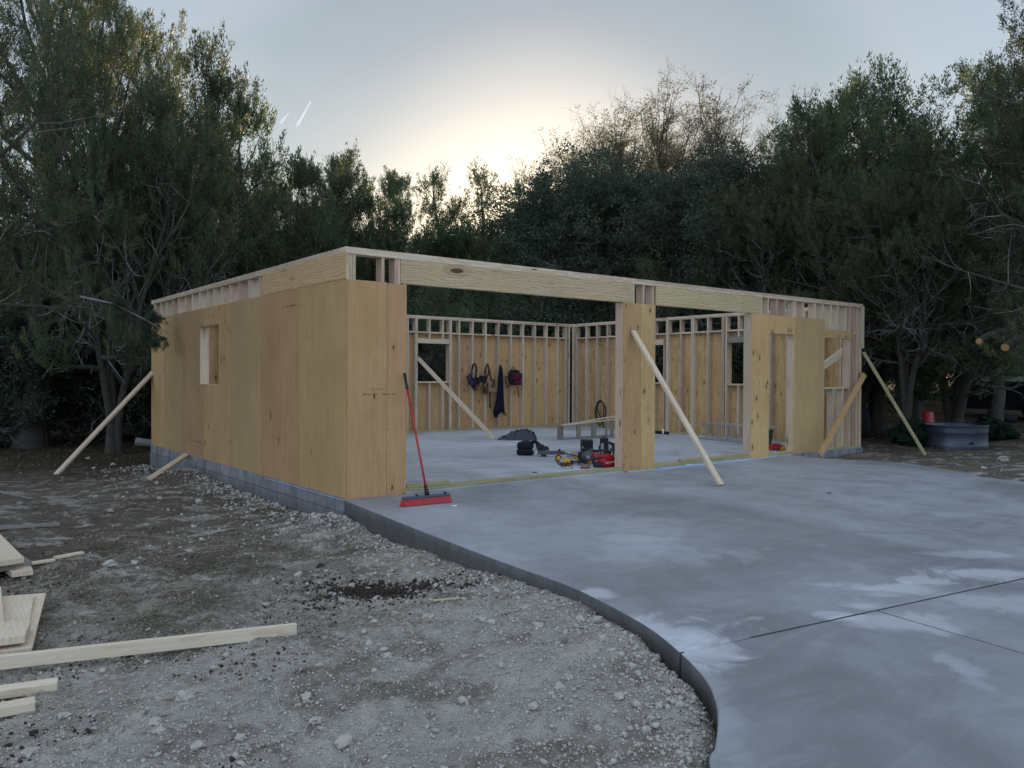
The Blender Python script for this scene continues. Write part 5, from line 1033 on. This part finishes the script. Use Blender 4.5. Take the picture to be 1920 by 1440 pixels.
# single stones one can pick out
ROCKS = [blob_mesh('limestone_rock_%d' % i, 1, .8, .62, .55, 1.9, i+20, 2) for i in range(5)]
for m_ in ROCKS: m_.polygons.foreach_set('use_smooth', [False]*len(m_.polygons))
rlist = [(592, 1352, .034), (645, 1398, .05), (868, 1317, .03), (1119, 1165, .045), (1130, 1204, .035), (1067, 1265, .035), (1050, 1290, .03), (800, 1163, .035), (742, 1153, .035), (695, 1160, .02), (920, 1170, .03), (905, 1165, .03), (985, 1137, .03), (1185, 1255, .03), (1230, 1150, .03), (1243, 1222, .035),
         (345, 1312, .05), (290, 1358, .035), (300, 1370, .03), (370, 1400, .035), (55, 1412, .035), (252, 1060, .035), (205, 1062, .06), (364, 990, .035), (378, 1012, .03), (355, 1035, .03), (212, 875, .05), (207, 962, .04), (300, 937, .04), (498, 1137, .03), (660, 1100, .03), (706, 1124, .03), (640, 1125, .03),
         (450, 1390, .03), (575, 1300, .03), (120, 1345, .03), (1000, 1335, .03), (1120, 1360, .025), (560, 1080, .035), (725, 1232, .03), (600, 1255, .02), (1160, 1320, .03), (330, 880, .045), (165, 860, .05), (430, 915, .05), (470, 950, .04), (540, 985, .04), (1880, 862, .10), (1845, 878, .05), (940, 1245, .025), (870, 1230, .02), (1090, 1160, .03), (1010, 1180, .03)]
for i, (px, py, r) in enumerate(rlist):
    q = on(px, py, 2, -.27 if px < 1500 else -.12); zz = gzs(q.x, q.y)
    if zz < -.5: continue
    q = on(px, py, 2, zz); zz = gzs(q.x, q.y)
    o = link('limestone_rock', ROCKS[i % 5], None, STONE, (q.x, q.y, zz+r*.25)); o.scale = (r, r, r); o.rotation_euler = (rnd.uniform(-.3, .3), rnd.uniform(-.3, .3), rnd.uniform(0, 6.28)); where = 'near the driveway edge' if px > 850 and py > 1100 else ('in the foreground dirt' if py > 1200 else 'on the brown dirt left of the garage')
    if px > 1500: where = 'beyond the far edge of the driveway'
    tag(o, 'loose pale limestone rock '+where, 'rock', 'loose rocks '+where)
# black lump
q = on(601, 1066, 2, -.28); tag(link('rock', blob_mesh('dark_rock', .04, .03, .025, .3, 2, 50, 2), None, MULCH, (q.x, q.y, gzs(q.x, q.y)+.015)), 'black lump beside a white stone above the dark mulch', 'rock')
# straw, sticks and grass blades
def blades(name, x, y, h, lay, w, mat, label, cat, seed, tone=False):
    R = np.random.RandomState(seed); n = len(x); z = gz(x, y); ok = z > -.54; x, y, z, h = x[ok], y[ok], z[ok], h[ok]; n = len(x); a = R.rand(n)*6.28
    d = np.stack([np.cos(a)*lay, np.sin(a)*lay, np.full(n, 1-lay*.92)*R.uniform(.3, 1, n)], -1); d = nrm(d)*h[:, None]; w = w[ok] if isinstance(w, np.ndarray) else w; s = np.stack([-np.sin(a), np.cos(a), np.zeros(n)], -1)*w
    p = np.stack([x, y, z+.002], -1); V = np.stack([p-s, p+s, p+d*.6+s*.8+[0, 0, .004], p+d, p+d*.6-s*.8+[0, 0, .004]], 1).reshape(-1, 3); T = np.array([[0, 1, 2, 4]]); i = np.arange(n)[:, None]*5
    T4 = (T+i).reshape(-1, 4); T3 = (np.array([[4, 2, 3]])+i).reshape(-1, 3)
    me = tri_mesh(name, V, np.concatenate([T4[:, [0, 1, 2]], T4[:, [0, 2, 3]], T3]))
    if tone: at = me.attributes.new('tone', 'FLOAT', 'POINT'); at.data.foreach_set('value', np.repeat(R.rand(n), 5).astype(np.float32))
    tag(link(name, me, None, mat), label, cat, None, 'stuff')
x, y = spread_pts(90000, 'all'); k = mask(x, y, .9, -.12, 15) & (y+R.normal(size=len(x))*1.1 > -2.6) & (x < .2); x, y = x[k], y[k]; blades('straw', x, y, R.uniform(.02, .10, len(x)), .97, .0007+.00045*np.hypot(x-CAM.x, y-CAM.y)[:, None], STRAW, 'dead grass straw matted into the brown dirt', 'straw', 1)
tc = [(430, 1048, .22), (500, 1090, .18), (160, 1040, .14), (560, 1110, .2), (380, 1065, .14), (455, 1070, .2), (270, 1180, .2), (350, 1150, .25), (620, 1180, .25), (300, 990, .2), (540, 1030, .2), (640, 1040, .15), (400, 1130, .2), (1860, 880, .5), (200, 1030, .15)]
xs_, ys_ = [], []
for px, py, r in tc:
    q = on(px, py, 2, -.3); n = 700; xs_.append(q.x+R.normal(size=n)*r); ys_.append(q.y+R.normal(size=n)*r)
x, y = np.concatenate(xs_), np.concatenate(ys_); blades('grass', x, y, R.uniform(.02, .075, len(x)), .75, .0014, GRASSM, 'dull green brown grass tufts in the dirt', 'grass', 2, True)
n = 26000; x = R.uniform(-12, 6, n); y = R.uniform(9, 24, n); blades('grass', x, y, R.uniform(.04, .12, n), .6, .006, GRASSM, 'dim grass under the trees left of the garage', 'grass', 3, True)
def litter(n, x0, x1, y0, y1, seed):
    R = np.random.RandomState(seed); return R.uniform(x0, x1, n), R.uniform(y0, y1, n)
x, y = litter(9000, 11.2, 34, -8, 16, 8); blades('leaf_litter', x, y, R.uniform(.05, .14, len(x)), .93, .02, STRAW, 'fallen leaves and twigs on the wood floor right of the garage', 'leaf litter', 4)
# sticks
for i, (a, b, r, lab) in enumerate((((860, 1285), (890, 1292), .004, 'short pale stick in the foreground dirt'), ((1225, 1312), (1308, 1310), .012, 'lichen covered grey stick by the driveway curve'), ((255, 1103), (310, 1105), .004, 'thin dark twig on the brown dirt'), ((30, 1336), (75, 1328), .004, 'thin twig below the shortest board end'), ((1750, 885), (1762, 868), .012, 'pale stick standing at the far driveway edge'), ((300, 1128), (335, 1118), .005, 'pale stick in the matted straw'))):
    if a[0] == 1750: a, b = (1876, 896), (1884, 884)
    base = -.12 if a[0] > 1400 else -.26
    p, q = on(*a, 2, base), on(*b, 2, base); p.z = gzs(p.x, p.y)+r; q.z = gzs(q.x, q.y)+r*1.2; m = p.lerp(q, .5)+Vector((.01, .015, .004)); bm = bmesh.new(); tube(bm, [p, m, q], [r, r, r*.6], 6)
    tag(link('stick', from_bm('stick', bm, True), None, TWIG), lab, 'stick', 'sticks on the ground')
print('objects', len(bpy.data.objects))
